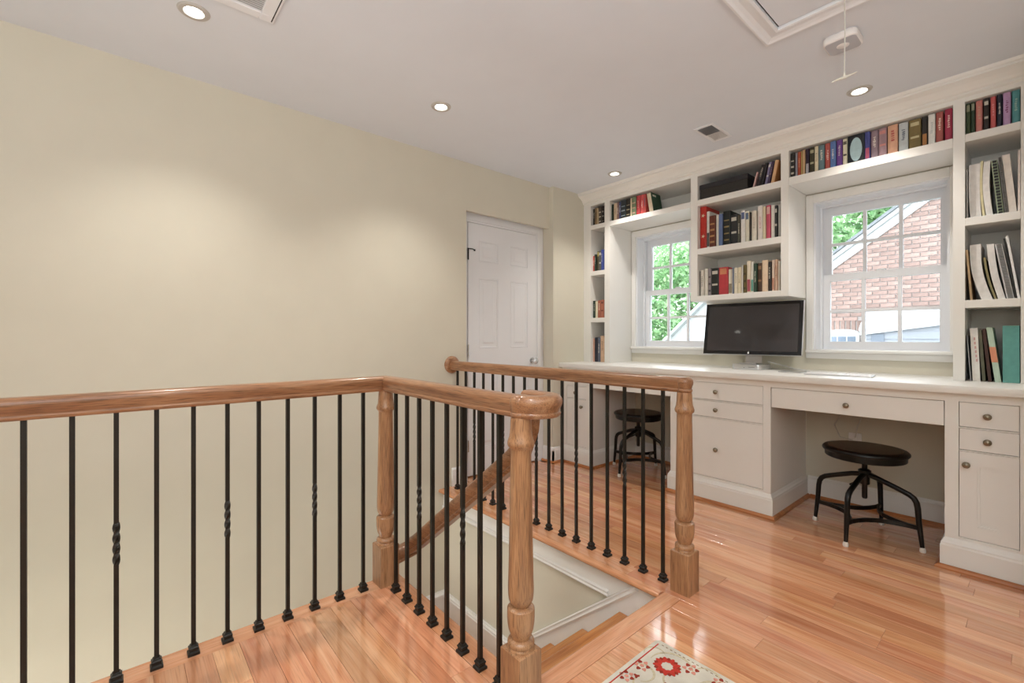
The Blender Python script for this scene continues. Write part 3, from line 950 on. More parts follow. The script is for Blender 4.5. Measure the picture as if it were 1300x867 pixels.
SHELVES = [
    ('in the top left cubby', 2.135, [
        (-2.724, -2.698, 0.155, '2a2620', 'black paperback with pale lettering', {'band': 1, 'bc': 'F0EAD8'}),
        (-2.698, -2.665, 0.158, '8a6f4c', 'tan brown hardback book', {'band': 1, 'bc': '3a2c1e'}),
        (-2.665, -2.648, 0.15, 'b7a07a', 'thin tan book', {}),
        (-2.648, -2.614, 0.16, '4a4038', 'dark patterned book with cream flecks', {'band': 3, 'bc': 'F0EAD8'}),
        (-2.614, -2.586, 0.163, '2c2624', 'black book with grey flecks', {'band': 3, 'bc': 'b8b0a0'}),
    ]),
    ('in the second left cubby', 1.71, [
        (-2.75, -2.719, 0.145, 'd0584c', 'short coral red book', {'band': 1, 'bc': 'F0EAD8'}),
        (-2.719, -2.695, 0.155, '25332a', 'dark green book', {'band': 1, 'bc': 'F0EAD8'}),
        (-2.695, -2.665, 0.185, '57523a', 'olive book with yellow top band', {'band': 1, 'bc': 'd8c45a', 'top': 1}),
        (-2.665, -2.628, 0.185, '5b5b5c', 'charcoal grey book with white marks', {'band': 2, 'bc': 'F0EAD8'}),
        (-2.628, -2.603, 0.19, '3a4aa0', 'navy blue book with pale title', {'band': 1, 'bc': 'F0EAD8'}),
        (-2.603, -2.582, 0.19, '4f62b4', 'bright blue book', {}),
    ]),
    ('in the third left cubby', 1.28, [
        (-2.729, -2.698, 0.16, '2e4034', 'dark green paperback with white label', {'band': 1, 'bc': 'F0EAD8'}),
        (-2.698, -2.665, 0.155, 'd9d2b4', 'cream book', {}),
        (-2.665, -2.623, 0.16, 'a85c44', 'terracotta book with cream title', {'band': 1, 'bc': 'F0EAD8'}),
        (-2.623, -2.582, 0.163, 'b4684e', 'wider terracotta book', {'band': 2, 'bc': '6a3022'}),
    ]),
    ('in the bottom left cubby', 0.876, [
        (-2.722, -2.707, 0.215, 'd8a48c', 'thin peach book', {}),
        (-2.705, -2.668, 0.225, '2c3040', 'tall navy black book', {}),
        (-2.666, -2.633, 0.225, '5c6478', 'tall slate blue book', {'band': 1, 'bc': 'F0EAD8'}),
        (-2.631, -2.582, 0.24, 'd2ac8a', 'tallest tan peach book', {'band': 1, 'bc': '8a6a50'}),
    ]),
    ('above the left window', 2.135, [
        (-2.525, -2.506, 0.15, '26382c', 'thin dark green book', {'nogap': 1}),
        (-2.506, -2.466, 0.155, 'd2b898', 'cream tan book', {'band': 1, 'bc': '8a6a50'}),
        (-2.466, -2.441, 0.155, '8c6a66', 'mauve brown book', {'band': 1, 'bc': 'F0EAD8'}),
        (-2.441, -2.418, 0.157, '3a4878', 'navy blue book', {'band': 1, 'bc': 'F0EAD8'}),
        (-2.418, -2.362, 0.16, '2c3438', 'black book with pale blue print', {'band': 3, 'bc': 'a8c0cc'}),
        (-2.362, -2.314, 0.162, '26241f', 'black book with cream flecks', {'band': 3, 'bc': 'c8b890'}),
        (-2.314, -2.298, 0.16, 'dcc8a4', 'narrow cream book', {}),
        (-2.298, -2.251, 0.163, '6c7c5c', 'green book with rose print', {'band': 3, 'bc': 'd0a090'}),
        (-2.25, -2.211, 0.165, 'c23c40', 'red book', {'band': 1, 'bc': 'e0a09c'}),
        (-2.21, -2.175, 0.165, 'd84c4c', 'coral red book', {'band': 1, 'bc': 'F0EAD8'}),
        (-2.173, -2.15, 0.163, 'c84844', 'red book with blue picture', {'band': 1, 'bc': '3c78a0'}),
        (-2.116, -2.074, 0.162, 'd8c4a8', 'leaning green book with white cover label', {'lean': -10, 'cover': '1f4a2c'}),
    ]),
    ('on the centre top shelf', 2.135, [
        (-1.302, -1.29, 0.105, 'c89c98', 'short pink white book', {'lean': 14, 'band': 1}),
        (-1.281, -1.254, 0.145, '2a2528', 'black book with cream label', {'lean': 14, 'band': 1, 'bc': 'd8c8b0'}),
        (-1.252, -1.233, 0.15, '1f1c20', 'plain black book', {'lean': 13}),
        (-1.229, -1.21, 0.15, '8078a0', 'blue grey book', {'lean': 12, 'band': 2}),
        (-1.208, -1.193, 0.15, '3c2c48', 'dark purple book', {'lean': 12, 'band': 1, 'bc': 'b090a0'}),
        (-1.186, -1.163, 0.15, 'd6a878', 'tan book with pale spine', {'lean': 11, 'cover': 'b87840'}),
    ]),
    ('on the centre middle shelf', 1.768, [
        (-1.698, -1.649, 0.335, 'c4281c', 'tall red album with white flower motifs', {'flower': 1, 'd': 0.22}),
        (-1.645, -1.622, 0.275, 'dcd8d2', 'white book with black lower spine', {'band': 1, 'bc': '2a2a2c', 'low': 1}),
        (-1.621, -1.573, 0.235, '6a3220', 'brown leather book with gilt bands', {'band': 4, 'bc': 'c89858'}),
        (-1.572, -1.552, 0.235, 'dad6cc', 'slim white book', {}),
        (-1.551, -1.521, 0.235, '5870a0', 'blue cloth book', {}),
        (-1.52, -1.468, 0.25, '1c2220', 'large black book with gilt bands', {'band': 4, 'bc': 'b89c5c'}),
        (-1.466, -1.415, 0.215, '24282a', 'black book with white band', {'band': 2, 'bc': 'F0EAD8'}),
        (-1.412, -1.392, 0.2, '4c4a3c', 'dark olive book', {'band': 1, 'bc': 'F0EAD8'}),
        (-1.389, -1.359, 0.225, 'e2e0dc', 'white book with blue square', {'band': 1, 'bc': '28407c', 'top': 1}),
        (-1.358, -1.332, 0.215, 'd8d4c0', 'cream book with blue head', {'band': 1, 'bc': '2c4878', 'top': 1}),
        (-1.33, -1.317, 0.205, '3c3a34', 'narrow dark grey book', {}),
        (-1.314, -1.282, 0.21, 'dcd4c4', 'cream book with dark edge', {'band': 1, 'bc': 'b0a48c'}),
        (-1.276, -1.244, 0.235, 'e0d8d2', 'white pink book', {'band': 1, 'bc': 'c89c9c'}),
        (-1.242, -1.223, 0.225, 'd8cba8', 'sand cream book', {}),
        (-1.221, -1.194, 0.23, 'd2506a', 'crimson book with cream head', {'band': 1, 'bc': 'e4d4c0', 'top': 1}),
        (-1.19, -1.166, 0.225, 'e4ded4', 'plain white book', {}),
        (-1.164, -1.146, 0.215, '2c2c2c', 'narrow black book with white marks', {'band': 2, 'bc': 'F0EAD8'}),
        (-1.144, -1.13, 0.22, 'c4c4c0', 'pale grey book', {}),
    ]),
    ('on the centre bottom shelf', 1.412, [
        (-1.7, -1.693, 0.19, '202020', 'very thin black book', {}),
        (-1.692, -1.667, 0.195, 'e0ddd0', 'white book with grey title', {'band': 1, 'bc': '707070'}),
        (-1.665, -1.639, 0.205, 'e6e2d4', 'plain white book', {}),
        (-1.635, -1.611, 0.205, '8c8488', 'grey patterned book', {'band': 3, 'bc': '3c383c'}),
        (-1.61, -1.552, 0.2, '202422', 'wide black book with white band', {'band': 2, 'bc': 'F0EAD8'}),
        (-1.55, -1.482, 0.2, 'c0323a', 'wide red hardback', {'band': 1, 'bc': 'd89c60', 'top': 1}),
        (-1.48, -1.453, 0.18, 'dcd4bc', 'cream book with dark foot', {'band': 1, 'bc': '706850', 'low': 1}),
        (-1.451, -1.439, 0.19, '7c8498', 'narrow blue grey book', {}),
        (-1.438, -1.413, 0.185, 'e0d8c0', 'cream white book', {'band': 1, 'bc': '8c8474'}),
        (-1.412, -1.39, 0.185, 'dccfae', 'sand coloured book', {'band': 1, 'bc': '8c8474'}),
        (-1.388, -1.378, 0.2, 'e4e0d8', 'narrow white book', {}),
        (-1.375, -1.354, 0.2, '6c5c30', 'gold brown book', {'band': 3, 'bc': '2c2414'}),
        (-1.352, -1.324, 0.225, 'e0d4bc', 'cream book with crimson foot', {'band': 1, 'bc': '9c2038', 'low': 1}),
        (-1.322, -1.303, 0.215, 'dcdcd0', 'white book with teal foot', {'band': 1, 'bc': '3c9c88', 'low': 1}),
        (-1.302, -1.28, 0.2, '2c4838', 'dark green book', {'band': 1, 'bc': 'F0EAD8'}),
        (-1.277, -1.249, 0.2, '4c3426', 'dark brown book', {'band': 2, 'bc': 'b88c5c'}),
        (-1.248, -1.208, 0.215, 'e0c4a4', 'wide peach cream book', {}),
        (-1.207, -1.187, 0.2, '2c2826', 'black brown book', {'band': 1, 'bc': 'F0EAD8'}),
        (-1.184, -1.166, 0.21, 'e0c8b4', 'pale peach book', {'band': 1, 'bc': 'b06c54', 'low': 1}),
        (-1.165, -1.146, 0.21, 'dcb498', 'peach book', {'band': 1, 'bc': 'a86c50'}),
        (-1.144, -1.132, 0.2, 'e4dccc', 'narrow ivory book', {}),
    ]),
    ('above the right window', 2.142, [
        (-1.079, -1.054, 0.16, '2c2a26', 'black book with white flecks', {'band': 3, 'bc': 'F0EAD8'}),
        (-1.053, -1.038, 0.158, '8c8c98', 'grey lavender book', {}),
        (-1.038, -1.018, 0.157, 'b0482c', 'rust red book', {'band': 1, 'bc': 'd8a070'}),
        (-1.018, -1.008, 0.158, 'b8a060', 'thin mustard book', {}),
        (-1.007, -0.993, 0.16, 'c49c70', 'peach tan book', {}),
        (-0.992, -0.971, 0.162, '2c1c34', 'black purple book with white foot', {'band': 1, 'bc': 'd0d0d0', 'low': 1}),
        (-0.97, -0.941, 0.163, '3c3822', 'dark olive book with pale figure', {'band': 2, 'bc': 'c8c49c'}),
        (-0.941, -0.92, 0.163, 'd4c8a8', 'cream book', {'band': 1, 'bc': '9c8c6c'}),
        (-0.919, -0.886, 0.16, '5c7880', 'teal grey book with white title', {'band': 1, 'bc': 'F0EAD8'}),
        (-0.884, -0.856, 0.162, 'b85048', 'salmon red book', {'band': 1, 'bc': 'F0EAD8'}),
        (-0.855, -0.825, 0.163, '5474b4', 'blue book with pale title', {'band': 1, 'bc': 'F0EAD8'}),
        (-0.823, -0.793, 0.163, '6c3c90', 'purple book with pale title', {'band': 1, 'bc': 'F0EAD8'}),
        (-0.792, -0.768, 0.162, 'dcd6b8', 'cream book with black blocks', {'band': 2, 'bc': '2c2c24'}),
        (-0.766, -0.682, 0.168, '1c242c', 'wide black book with pale blue oval', {'oval': 'a8c8d0'}),
        (-0.68, -0.654, 0.163, '3c4490', 'navy book with red foot', {'band': 1, 'bc': 'd84858', 'low': 1}),
        (-0.653, -0.617, 0.163, '8c7480', 'mauve grey book with pale title', {'band': 1, 'bc': 'F0EAD8'}),
        (-0.615, -0.577, 0.163, '9c7c84', 'mauve book with red picture', {'band': 2, 'bc': 'd88078'}),
        (-0.574, -0.528, 0.165, 'd49c7c', 'peach book with red emblem', {'band': 1, 'bc': 'b43c3c'}),
        (-0.525, -0.483, 0.162, 'b4bcc0', 'pale blue grey book with dark emblem', {'band': 1, 'bc': '4c5468'}),
        (-0.481, -0.429, 0.163, '7c6838', 'olive brown book with cream label', {'band': 2, 'bc': 'd8d0a4'}),
        (-0.426, -0.401, 0.163, '2a2420', 'black book with orange block', {'band': 1, 'bc': 'd88c44', 'low': 1}),
        (-0.399, -0.37, 0.165, 'd8d8d2', 'white book with faint title', {'band': 1, 'bc': 'b0b8b8'}),
        (-0.368, -0.338, 0.166, 'a8544c', 'rose brick book with pale title', {'band': 1, 'bc': 'F0EAD8'}),
        (-0.332, -0.302, 0.168, 'a82848', 'crimson book with pale title', {'band': 1, 'bc': 'F0EAD8'}),
    ]),
    ('in the top right cubby', 2.147, [
        (-0.257, -0.239, 0.165, '3c4c2c', 'dark olive book with pale head', {'band': 1, 'bc': 'a8a88c', 'top': 1}),
        (-0.238, -0.222, 0.165, '2c402c', 'dark green book with pale head', {'band': 1, 'bc': 'b0ac94', 'top': 1}),
        (-0.22, -0.194, 0.166, 'c8746c', 'salmon book with tan panel', {'band': 1, 'bc': 'c0a084'}),
        (-0.191, -0.17, 0.163, '28201e', 'black book with white title', {'band': 2, 'bc': 'F0EAD8'}),
        (-0.167, -0.146, 0.165, 'd85c5c', 'coral red book with pink title', {'band': 1, 'bc': 'e8a0a0'}),
        (-0.143, -0.124, 0.164, '1f2438', 'navy black book with pale title', {'band': 1, 'bc': 'F0EAD8'}),
        (-0.122, -0.094, 0.167, 'b890c0', 'lilac book with plum title', {'band': 1, 'bc': '7c3868'}),
        (-0.091, -0.063, 0.166, '4c9498', 'teal book with pale label', {'band': 1, 'bc': 'b0c8b8'}),
    ]),
]
for place, z, items in SHELVES:
    lo, hi = BOUNDS[place]
    a0, a1 = min(i[0] for i in items), max(i[1] for i in items)
    b0, b1 = max(a0, lo), min(a1, hi)
    s = (b1 - b0) / (a1 - a0)
    for x0, x1, h, colour, desc, opt in items:
        top = {2.135: 2.313, 2.142: 2.313, 2.147: 2.313, 1.768: 2.089, 1.412: 1.722}.get(z, 9)
        h = min(h, top - z - .003)
        book(b0 + (x0 - a0) * s, b0 + (x1 - a0) * s, z, h, colour, desc + ' ' + place, opt, 'books ' + place)

# black storage box on the centre top shelf
t = thing('storage_box', 'black lidded storage box on the centre top shelf', 'box', (-1.680, BY + .014, 2.1356))
MB().box(.004, .346, .004, .25, 0, .080).build('box_body', paint('black_card', '2a2724', .7, mottle=.2, scale=90), t, bevel=.002)
MB().box(0, .35, 0, .254, .076, .112).build('box_lid', paint('black_lid', '26262c', .6), t, bevel=.003)

# papers and folders in the right column
def bent(name, cat, label, base, top, th, h, z, colour, bow=.0, d=.22, rough=.6, group='papers in the right column', y=None):
    # base/top: x of the left face at the foot and at the head
    n = 8
    L, R = [], []
    for i in range(n + 1):
        u = i / n
        x = base + (top - base) * u + bow * math.sin(PI * u)
        L.append((x, h * u))
        R.append((x + th, h * u))
    o = MB().prism(L + R[::-1], 'y', 0, d).build(name, col(colour, rough))
    o.location = (0, y or BY + .03, z + .0006)
    return tag(o, label, cat, group)
Z2, Z3, Z4 = 1.715, 1.292, ZC1
bent('paper_sheaf', 'papers', 'thin grey sheaf against the left side of the upper paper cubby', -.2505, -.2515, .006, .255, Z2, 'a8a6a4')
bent('paper_stack', 'papers', 'thick white paper stack left of the yellow folder in the upper paper cubby', -.236, -.240, .040, .275, Z2, 'dcdad8', -.004)
bent('folder', 'folder', 'narrow pale yellow folder beside the thick white stack', -.192, -.199, .009, .285, Z2, 'd8cfa0', -.006)
bent('paper_stack', 'papers', 'white paper stack slumped against the green comb binding', -.179, -.188, .024, .278, Z2, 'e2e0dc', -.008)
def binder(label, base, top, th, h, z, colour, ring, tooth, n, d=.22, bow=0):
    o = bent('bound_report', 'report', label, base, top, th, h, z, colour, bow, d)
    mb = MB()
    for k in range(n):
        u = (k + .5) / n
        x = base + (top - base) * u + bow * math.sin(PI * u)
        zz = h * u
        mb.box(x + th * .20, x + th * .85, -.006, .003, zz - h / n * tooth / 2, zz + h / n * tooth / 2)
    mb.build('comb_binding', ring, o)
    return o
binder('green report with a black comb binding in the upper paper cubby', -.140, -.163, .022, .275, Z2, 'a4b494', col('141414'), .62, 18)
binder('grey report with a fine wire binding beside the green one', -.115, -.139, .012, .285, Z2, '9c9a98', col('5c5a58'), .5, 40)
bent('paper_stack', 'papers', 'cream white paper stack leaning on the grey wire report', -.101, -.125, .026, .292, Z2, 'e4dcd4')
bent('paper_sheaf', 'papers', 'upright white sheaf against the right side of the upper paper cubby', -.072, -.072, .008, .30, Z2, 'e6dcd6')
bent('folder', 'folder', 'tan card folder leaning at the left of the lower paper cubby', -.2365, -.2535, .008, .262, Z3, 'd2b184')
bent('paper_stack', 'papers', 'bowed white paper stack beside the tan folder', -.196, -.238, .040, .285, Z3, 'dddcda', -.014)
bent('folder', 'folder', 'narrow olive folder behind the bowed white stack', -.150, -.190, .008, .215, Z3, '8c8458', -.006)
bent('paper_stack', 'papers', 'white paper stack between the olive folder and the wire report', -.138, -.178, .026, .280, Z3, 'dad9d8', -.008)
binder('white report with a grey wire binding in the lower paper cubby', -.109, -.150, .026, .275, Z3, 'd2d2d2', col('6a6a6a'), .5, 36)
bent('folder', 'folder', 'black backed folder leaning at the right of the lower paper cubby', -.081, -.121, .006, .300, Z3, '222222')
bent('paper_stack', 'papers', 'crumpled white papers leaning on the right side of the lower paper cubby', -.073, -.113, .009, .312, Z3, 'e2e2e2')
bent('card_sheet', 'card', 'thin blue grey card leaning left of the white binder', -.236, -.250, .003, .235, Z4, 'a8acb4', group='binders on the worktop')
o = bent('binder', 'binder', 'white binder with faint pink lettering at the foot of the paper column', -.228, -.238, .028, .272, Z4, 'e6e2dc', group='binders on the worktop')
mb = MB()
for k in range(6):
    mb.box(-.216 - .010 * k / 6, -.210 - .010 * k / 6, -.0008, .001, .10 + .022 * k, .114 + .022 * k)
mb.build('spine_title', col('d8a4a0'), o)
bent('folder', 'folder', 'dark olive folder beside the white binder', -.193, -.208, .012, .262, Z4, '5c5c48', group='binders on the worktop')
bent('folder', 'folder', 'dark brown folder left of the mint and orange book', -.172, -.194, .012, .268, Z4, '4c3028', group='binders on the worktop')
o = bent('book', 'book', 'mint green book with an orange band leaning right of the brown folder', -.149, -.180, .022, .275, Z4, 'b4ccb8', group='binders on the worktop', d=.19)
MB().prism([(-.1490 - .031 * .36 - .0002, .275 * .36), (-.1268 - .031 * .36, .275 * .36), (-.1268 - .031 * .64, .275 * .64), (-.1492 - .031 * .64, .275 * .64)], 'y', -.0008, .001).build('spine_band', col('e08c68'), o)
o = bent('binder', 'binder', 'large teal binder upright at the right end of the worktop', -.122, -.123, .056, .282, Z4, '5ca49c', group='binders on the worktop', d=.2)
MB().box(-.123, -.067, .003, .19, .282, .2826).build('page_block', PAGE, o)

# ------------------------------------------------------------------ computer on the worktop
t = thing('computer_screen', 'large thin aluminium computer screen with black glass front on the worktop', 'computer', (-1.360, 3.446, ZC1 + .0372), math.radians(5.0))
tilt = math.radians(10.9)
def tilted(mb):
    c, s = math.cos(tilt), math.sin(tilt)
    mb.v = [(x, y * c + (z - .251) * s, -y * s + (z - .251) * c + .251) for x, y, z in mb.v]
    return mb
z0, z1 = .0575, .4445
tilted(MB().box(-.325, .325, -.012, .016, z0, z1)).build('screen_case', ALU, t, bevel=.005, seg=2)
g = tilted(MB().box(-.3225, .3225, -.0145, -.0118, z0 + .003, z1 - .003)).build('front_glass', BEZEL, t, bevel=.001)
tilted(MB().box(-.298, .298, -.0151, -.0144, z0 + .028, z1 - .026)).build('display_panel', SCREEN, g)
ap = []
for k in range(28):
    a = 2 * PI * k / 28
    r = .0068 * (1 - .10 * math.cos(2 * a)) * (1 - .16 * max(0, math.sin(a)) ** 12 - .12 * max(0, -math.sin(a)) ** 12)
    x, z = r * 1.02 * math.cos(a), r * math.sin(a)
    dx, dz = x - .0082, z - .0012
    dd = math.hypot(dx, dz)
    if dd < .0036:
        x, z = .0082 + dx / dd * .0036, .0012 + dz / dd * .0036
    ap.append((x - .005, z + z0 + .0145))
lg = MB().prism(ap, 'y', -.0153, -.0144)
lg.prism([(-.0052 + .0042 * u - .0016 * v, z0 + .0145 + .0075 + .0036 * u + .0016 * v) for u, v in ((0, 0), (.5, -.7), (1, 0), (.5, .7))], 'y', -.0153, -.0144)
tilted(lg).build('fruit_emblem', col('e8e8ea', .3), g)
m = MB().box(-.055, .055, .060, .066, .0, .16)
m.add([(-.055, -.075, 0), (.055, -.075, 0), (.055, .066, 0), (-.055, .066, 0), (-.055, -.075, .006), (.055, -.075, .006), (.055, .066, .006), (-.055, .066, .006)],
      [(0, 3, 2, 1), (4, 5, 6, 7), (0, 1, 5, 4), (1, 2, 6, 5), (2, 3, 7, 6), (3, 0, 4, 7)])
m.prism([(.020, .17), (.060, .12), (.066, .12), (.066, .16), (.03, .20)], 'x', -.04, .04)
m.build('stand', ALU, t)
def rrect(w, d, r, n=6):
    p = []
    for cx_, cy_, a0 in ((w - r, d - r, 0), (-w + r, d - r, 90), (-w + r, -d + r, 180), (w - r, -d + r, 270)):
        for k in range(n + 1):
            a = math.radians(a0 + 90 * k / n)
            p.append((cx_ + r * math.cos(a), cy_ + r * math.sin(a)))
    return p
o = MB().prism(rrect(.0985, .0985, .028), 'z', 0, .036).build('small_computer', ALU, bevel=.003, seg=2)
o.location = (-1.345, 3.41, ZC1 + .0005)
tag(o, 'flat square silver computer box under the foot of the screen', 'computer')
MB().box(-.012, -.008, -.0992, -.0975, .012, .016).box(.02, .06, -.0992, -.0975, .016, .018).build('front_slot', DARK, o)
kb = thing('keyboard', 'flat white keyboard lying on the worktop right of the screen', 'keyboard', (-.775, 3.205, ZC1 + .002), math.radians(3))
kb.rotation_euler = (math.radians(3), 0, math.radians(3))
MB().prism(rrect(.165, .058, .010), 'z', 0, .007).build('keyboard_base', ALU, kb, bevel=.001)
m = MB()
for r in range(5):
    for c in range(13):
        if r == 0 and 3 <= c <= 8:
            continue
        m.box(-.158 + c * .0243, -.158 + c * .0243 + .021, -.052 + r * .021, -.052 + r * .021 + .0175, .007, .0095)
m.box(-.158 + 3 * .0243, -.158 + 8 * .0243 + .021, -.052, -.0345, .007, .0095)
m.build('keys', WHITEP, kb)
o = MB().prism(rrect(.066, .062, .008), 'z', 0, .006).build('trackpad', ALU, bevel=.001)
o.location = (-1.045, 3.29, ZC1 + .0005)
tag(o, 'flat silver trackpad between the screen foot and the white keyboard', 'trackpad')
m = MB().tube([(-1.27, 3.50, .93), (-1.20, 3.56, .905), (-1.10, 3.53, .884), (-1.0, 3.44, .880), (-.96, 3.36, .880)], .0028, 8)
tag(m.build('screen_cable', col('d6d6d8'), smooth=True), 'thin pale cable curling from behind the screen across the worktop', 'cable')

# ------------------------------------------------------------------ stools
def stool(label, loc, rot, group):
    t = thing('swivel_stool', label, 'stool', loc, rot, group)
    MB().lathe([(0, .488), (.150, .488), (.178, .487), (.190, .484), (.1955, .478), (.1965, .470), (.193, .464), (.184, .462)] + [(.184, .436), (.180, .432), (.06, .430), (0, .430)], seg=48).build('seat', STOOLB, t, smooth=True)
    MB().lathe([(0, .4885), (.168, .4885), (.168, .4880), (0, .4880)], seg=48).build('seat_pad', SEATW, t)
    MB().lathe([(0, .205), (.010, .205), (.013, .212), (.013, .44), (.045, .44), (.045, .433), (0, .433)][:4] + [(.016, .445), (0, .445)], seg=20).build('screw_post', STOOLB, t, smooth=True)
    hub = MB().lathe([(0, .285), (.022, .285), (.024, .29), (.024, .345), (.030, .35), (.030, .362), (.02, .368), (0, .368)], seg=24).build('hub', STOOLB, t, smooth=True)
    MB().tube([(.02, .0, .30), (.055, .045, .275)], .005, 8).build('lock_lever', STOOLB, hub, smooth=True)
    for k in range(4):
        a = PI / 2 * k
        c, s = math.cos(a), math.sin(a)
        R = lambda r, z: (r * c, r * s, z)
        pts = [R(.018, .338), R(.06, .329), R(.12, .308), R(.168, .290), R(.195, .279), R(.213, .266), R(.224, .246), R(.229, .218), R(.234, .14), R(.247, .022)]
        lg = MB().tube(pts, [.013, .0135, .0135, .0135, .0138, .014, .0135, .013, .0125, .0095], 12).build('leg', STOOLB, t, smooth=True)
        MB().lathe([(0, 0), (.012, 0), (.0135, .004), (.0125, .016), (.0095, .024), (0, .024)], R(.2485, 0), 16).build('foot_glide', FOOT, lg, smooth=True)
        # bowed flat stretcher to the next leg
        a2 = a + PI / 2
        P0, P1_ = Vector(R(.236, .118)), Vector((.236 * math.cos(a2), .236 * math.sin(a2), .118))
        mid = (P0 + P1_) / 2
        inw = Vector((-mid.x, -mid.y, 0)).normalized()
        path = []
        for i in range(9):
            u = i / 8
            p = P0.lerp(P1_, u) + inw * .075 * math.sin(PI * u) ** .8
            p.z = .118
            path.append(p)
        MB().sweep(path, [(-.006, -.011), (.006, -.011), (.006, .011), (-.006, .011)]).build('stretcher', STOOLB, t, bevel=.002)
    return t
s1 = stool('black round swivel stool in the right kneehole, in full view', (-.640, 3.147, 0), math.radians(173), 'swivel stools at the desk')
copy_tree(s1, (-2.165, 3.24, 0), math.radians(178), 'black round swivel stool in the left kneehole, seen behind iron balusters', 'swivel stools at the desk')

# ------------------------------------------------------------------ ceiling fittings
names = ['recessed ceiling lamp nearest the grille over the stairwell', 'recessed ceiling lamp in the middle of the ceiling over the far railing', 'recessed ceiling lamp near the corner bookcase column', 'recessed ceiling lamp between the alarm and the books above the right window']
for (x, y), nm in zip(LAMPS, names):
    t = thing('recessed_lamp', nm, 'lamp', (x, y, H), 0, 'recessed ceiling lamps')
    MB().lathe([(.034, .0), (.036, -.0065), (.044, -.008), (.053, -.006), (.057, -.001), (.057, .0), (.034, .0)], seg=40, caps=False).build('trim_ring', paint('lamp_trim', 'b9b7b2', .4), t, smooth=True)
    MB().lathe([(.034, 0), (.033, .03), (.033, .05), (0, .05), (0, .052), (.035, .052), (.035, 0)], seg=32, caps=False).build('lamp_can', TRIM, t, smooth=True)
    MB().lathe([(0, .003), (.022, .003), (.027, .008), (.027, .014), (0, .014)], seg=28).build('bulb', LAMPG, t, smooth=True)
t = thing('smoke_alarm', 'white rounded square alarm on the ceiling beside the pull cord', 'alarm', (-.572, 2.432, H), math.radians(0))
MB().prism(rrect(.064, .064, .024), 'z', -.034, -.004).build('alarm_body', WHITEP, t, bevel=.006, seg=3)
MB().prism(rrect(.058, .058, .02), 'z', -.004, 0).build('mount_plate', WHITEP, t)
MB().prism(rrect(.0575, .0575, .02), 'z', -.0352, -.0338).build('face_grille', paint('alarm_face', 'b8bac0', .6), t)
MB().lathe([(0, -.0365), (.022, -.0365), (.024, -.035), (0, -.035)], seg=32).build('button', WHITEP, t, smooth=True)
# attic hatch
t = thing('attic_hatch', 'white framed attic hatch in the ceiling with a pull cord', 'hatch', (0, 0, 0))
hx0, hx1, hy0, hy1 = -.731, -.10, .85, 2.130
MB().box(hx0 + .006, hx1 - .006, hy0 + .006, hy1 - .006, H - .008, H - .001).build('hatch_panel', CEIL, t)
prof = [(0, 0), (0, -.018), (.010, -.020), (.022, -.017), (.040, -.014), (.056, -.017), (.066, -.022), (.074, -.022), (.076, -.018), (.076, 0)]
MB().sweep([(hx0, (hy0 + hy1) / 2, H), (hx0, hy1, H), (hx1, hy1, H), (hx1, hy0, H), (hx0, hy0, H), (hx0, (hy0 + hy1) / 2, H)], [(-a, b) for a, b in prof]).build('hatch_casing', SASH, t)
m = MB()
for a0, a1, c0, c1 in cells(hx0 - .001, hx1 + .001, hy0 - .001, hy1 + .001, [(hx0 + .005, hx1 - .005, hy0 + .005, hy1 - .005)]):
    m.box(a0, a1, c0, c1, H - .0035, H - .0005)
m.build('shadow_gap', DARK, t)
t2 = thing('pull_cord', 'thin white pull cord with a crossbar handle hanging from the attic hatch', 'cord', (-.478, 2.05, 0))
MB().tube([(0, 0, H - .008), (.002, .001, 2.25), (0, 0, 2.085)], .0022, 6).build('cord', col('c8c6bc'), t2)
MB().tube([(-.037, -.012, 2.064), (-.018, -.006, 2.069), (0, 0, 2.071), (.018, .006, 2.075), (.036, .012, 2.081)], [.002, .004, .006, .004, .002], 8).lathe([(0, 2.068), (.006, 2.068), (.004, 2.088), (.0, 2.092)], seg=10).build('crossbar_handle', col('cfccc0'), t2, smooth=True)
# supply register
t = thing('air_register', 'small white ceiling air register with half its louvers painted in shade', 'vent', (-1.385, 2.915, H))
w_, l_ = .065, .140
m = MB()
for a0, a1, c0, c1 in cells(-w_, w_, -l_, l_, [(-.045, .045, -.118, .118)]):
    m.box(a0, a1, c0, c1, -.006, 0)
m.build('register_frame', SASH, t, bevel=.002)
MB().box(-.045, .045, -.118, -.002, -.0015, -.0003).build('shade_plate', paint('duct_shade', '78787a', .8), t)  # grey plate painted as the shade inside the duct
MB().box(-.045, .045, .002, .118, -.0015, -.0003).build('backing', LOUVER, t)
for k in range(18):
    y = -.112 + .0131 * k
    d = -1 if k < 9 else 1
    m = MB().box(-.045, .045, -.0045, .0045, -.0004, .0004)
    a = math.radians(58 if k < 9 else 12)
    m.v = [(x, yy * math.cos(a), yy * math.sin(a)) for x, yy, zz in [(v[0], v[1], v[2]) for v in m.v]] if False else [(v[0], v[1] * math.cos(a) - v[2] * math.sin(a), v[1] * math.sin(a) + v[2] * math.cos(a)) for v in m.v]
    m.build('louver', paint('louver_shade', '98989a', .6) if k == 0 else (bpy.data.materials['louver_shade'] if k < 9 else TRIM), t, loc=(0, y, -.0065))  # nearer louvers coloured darker to stand for shade between open slats
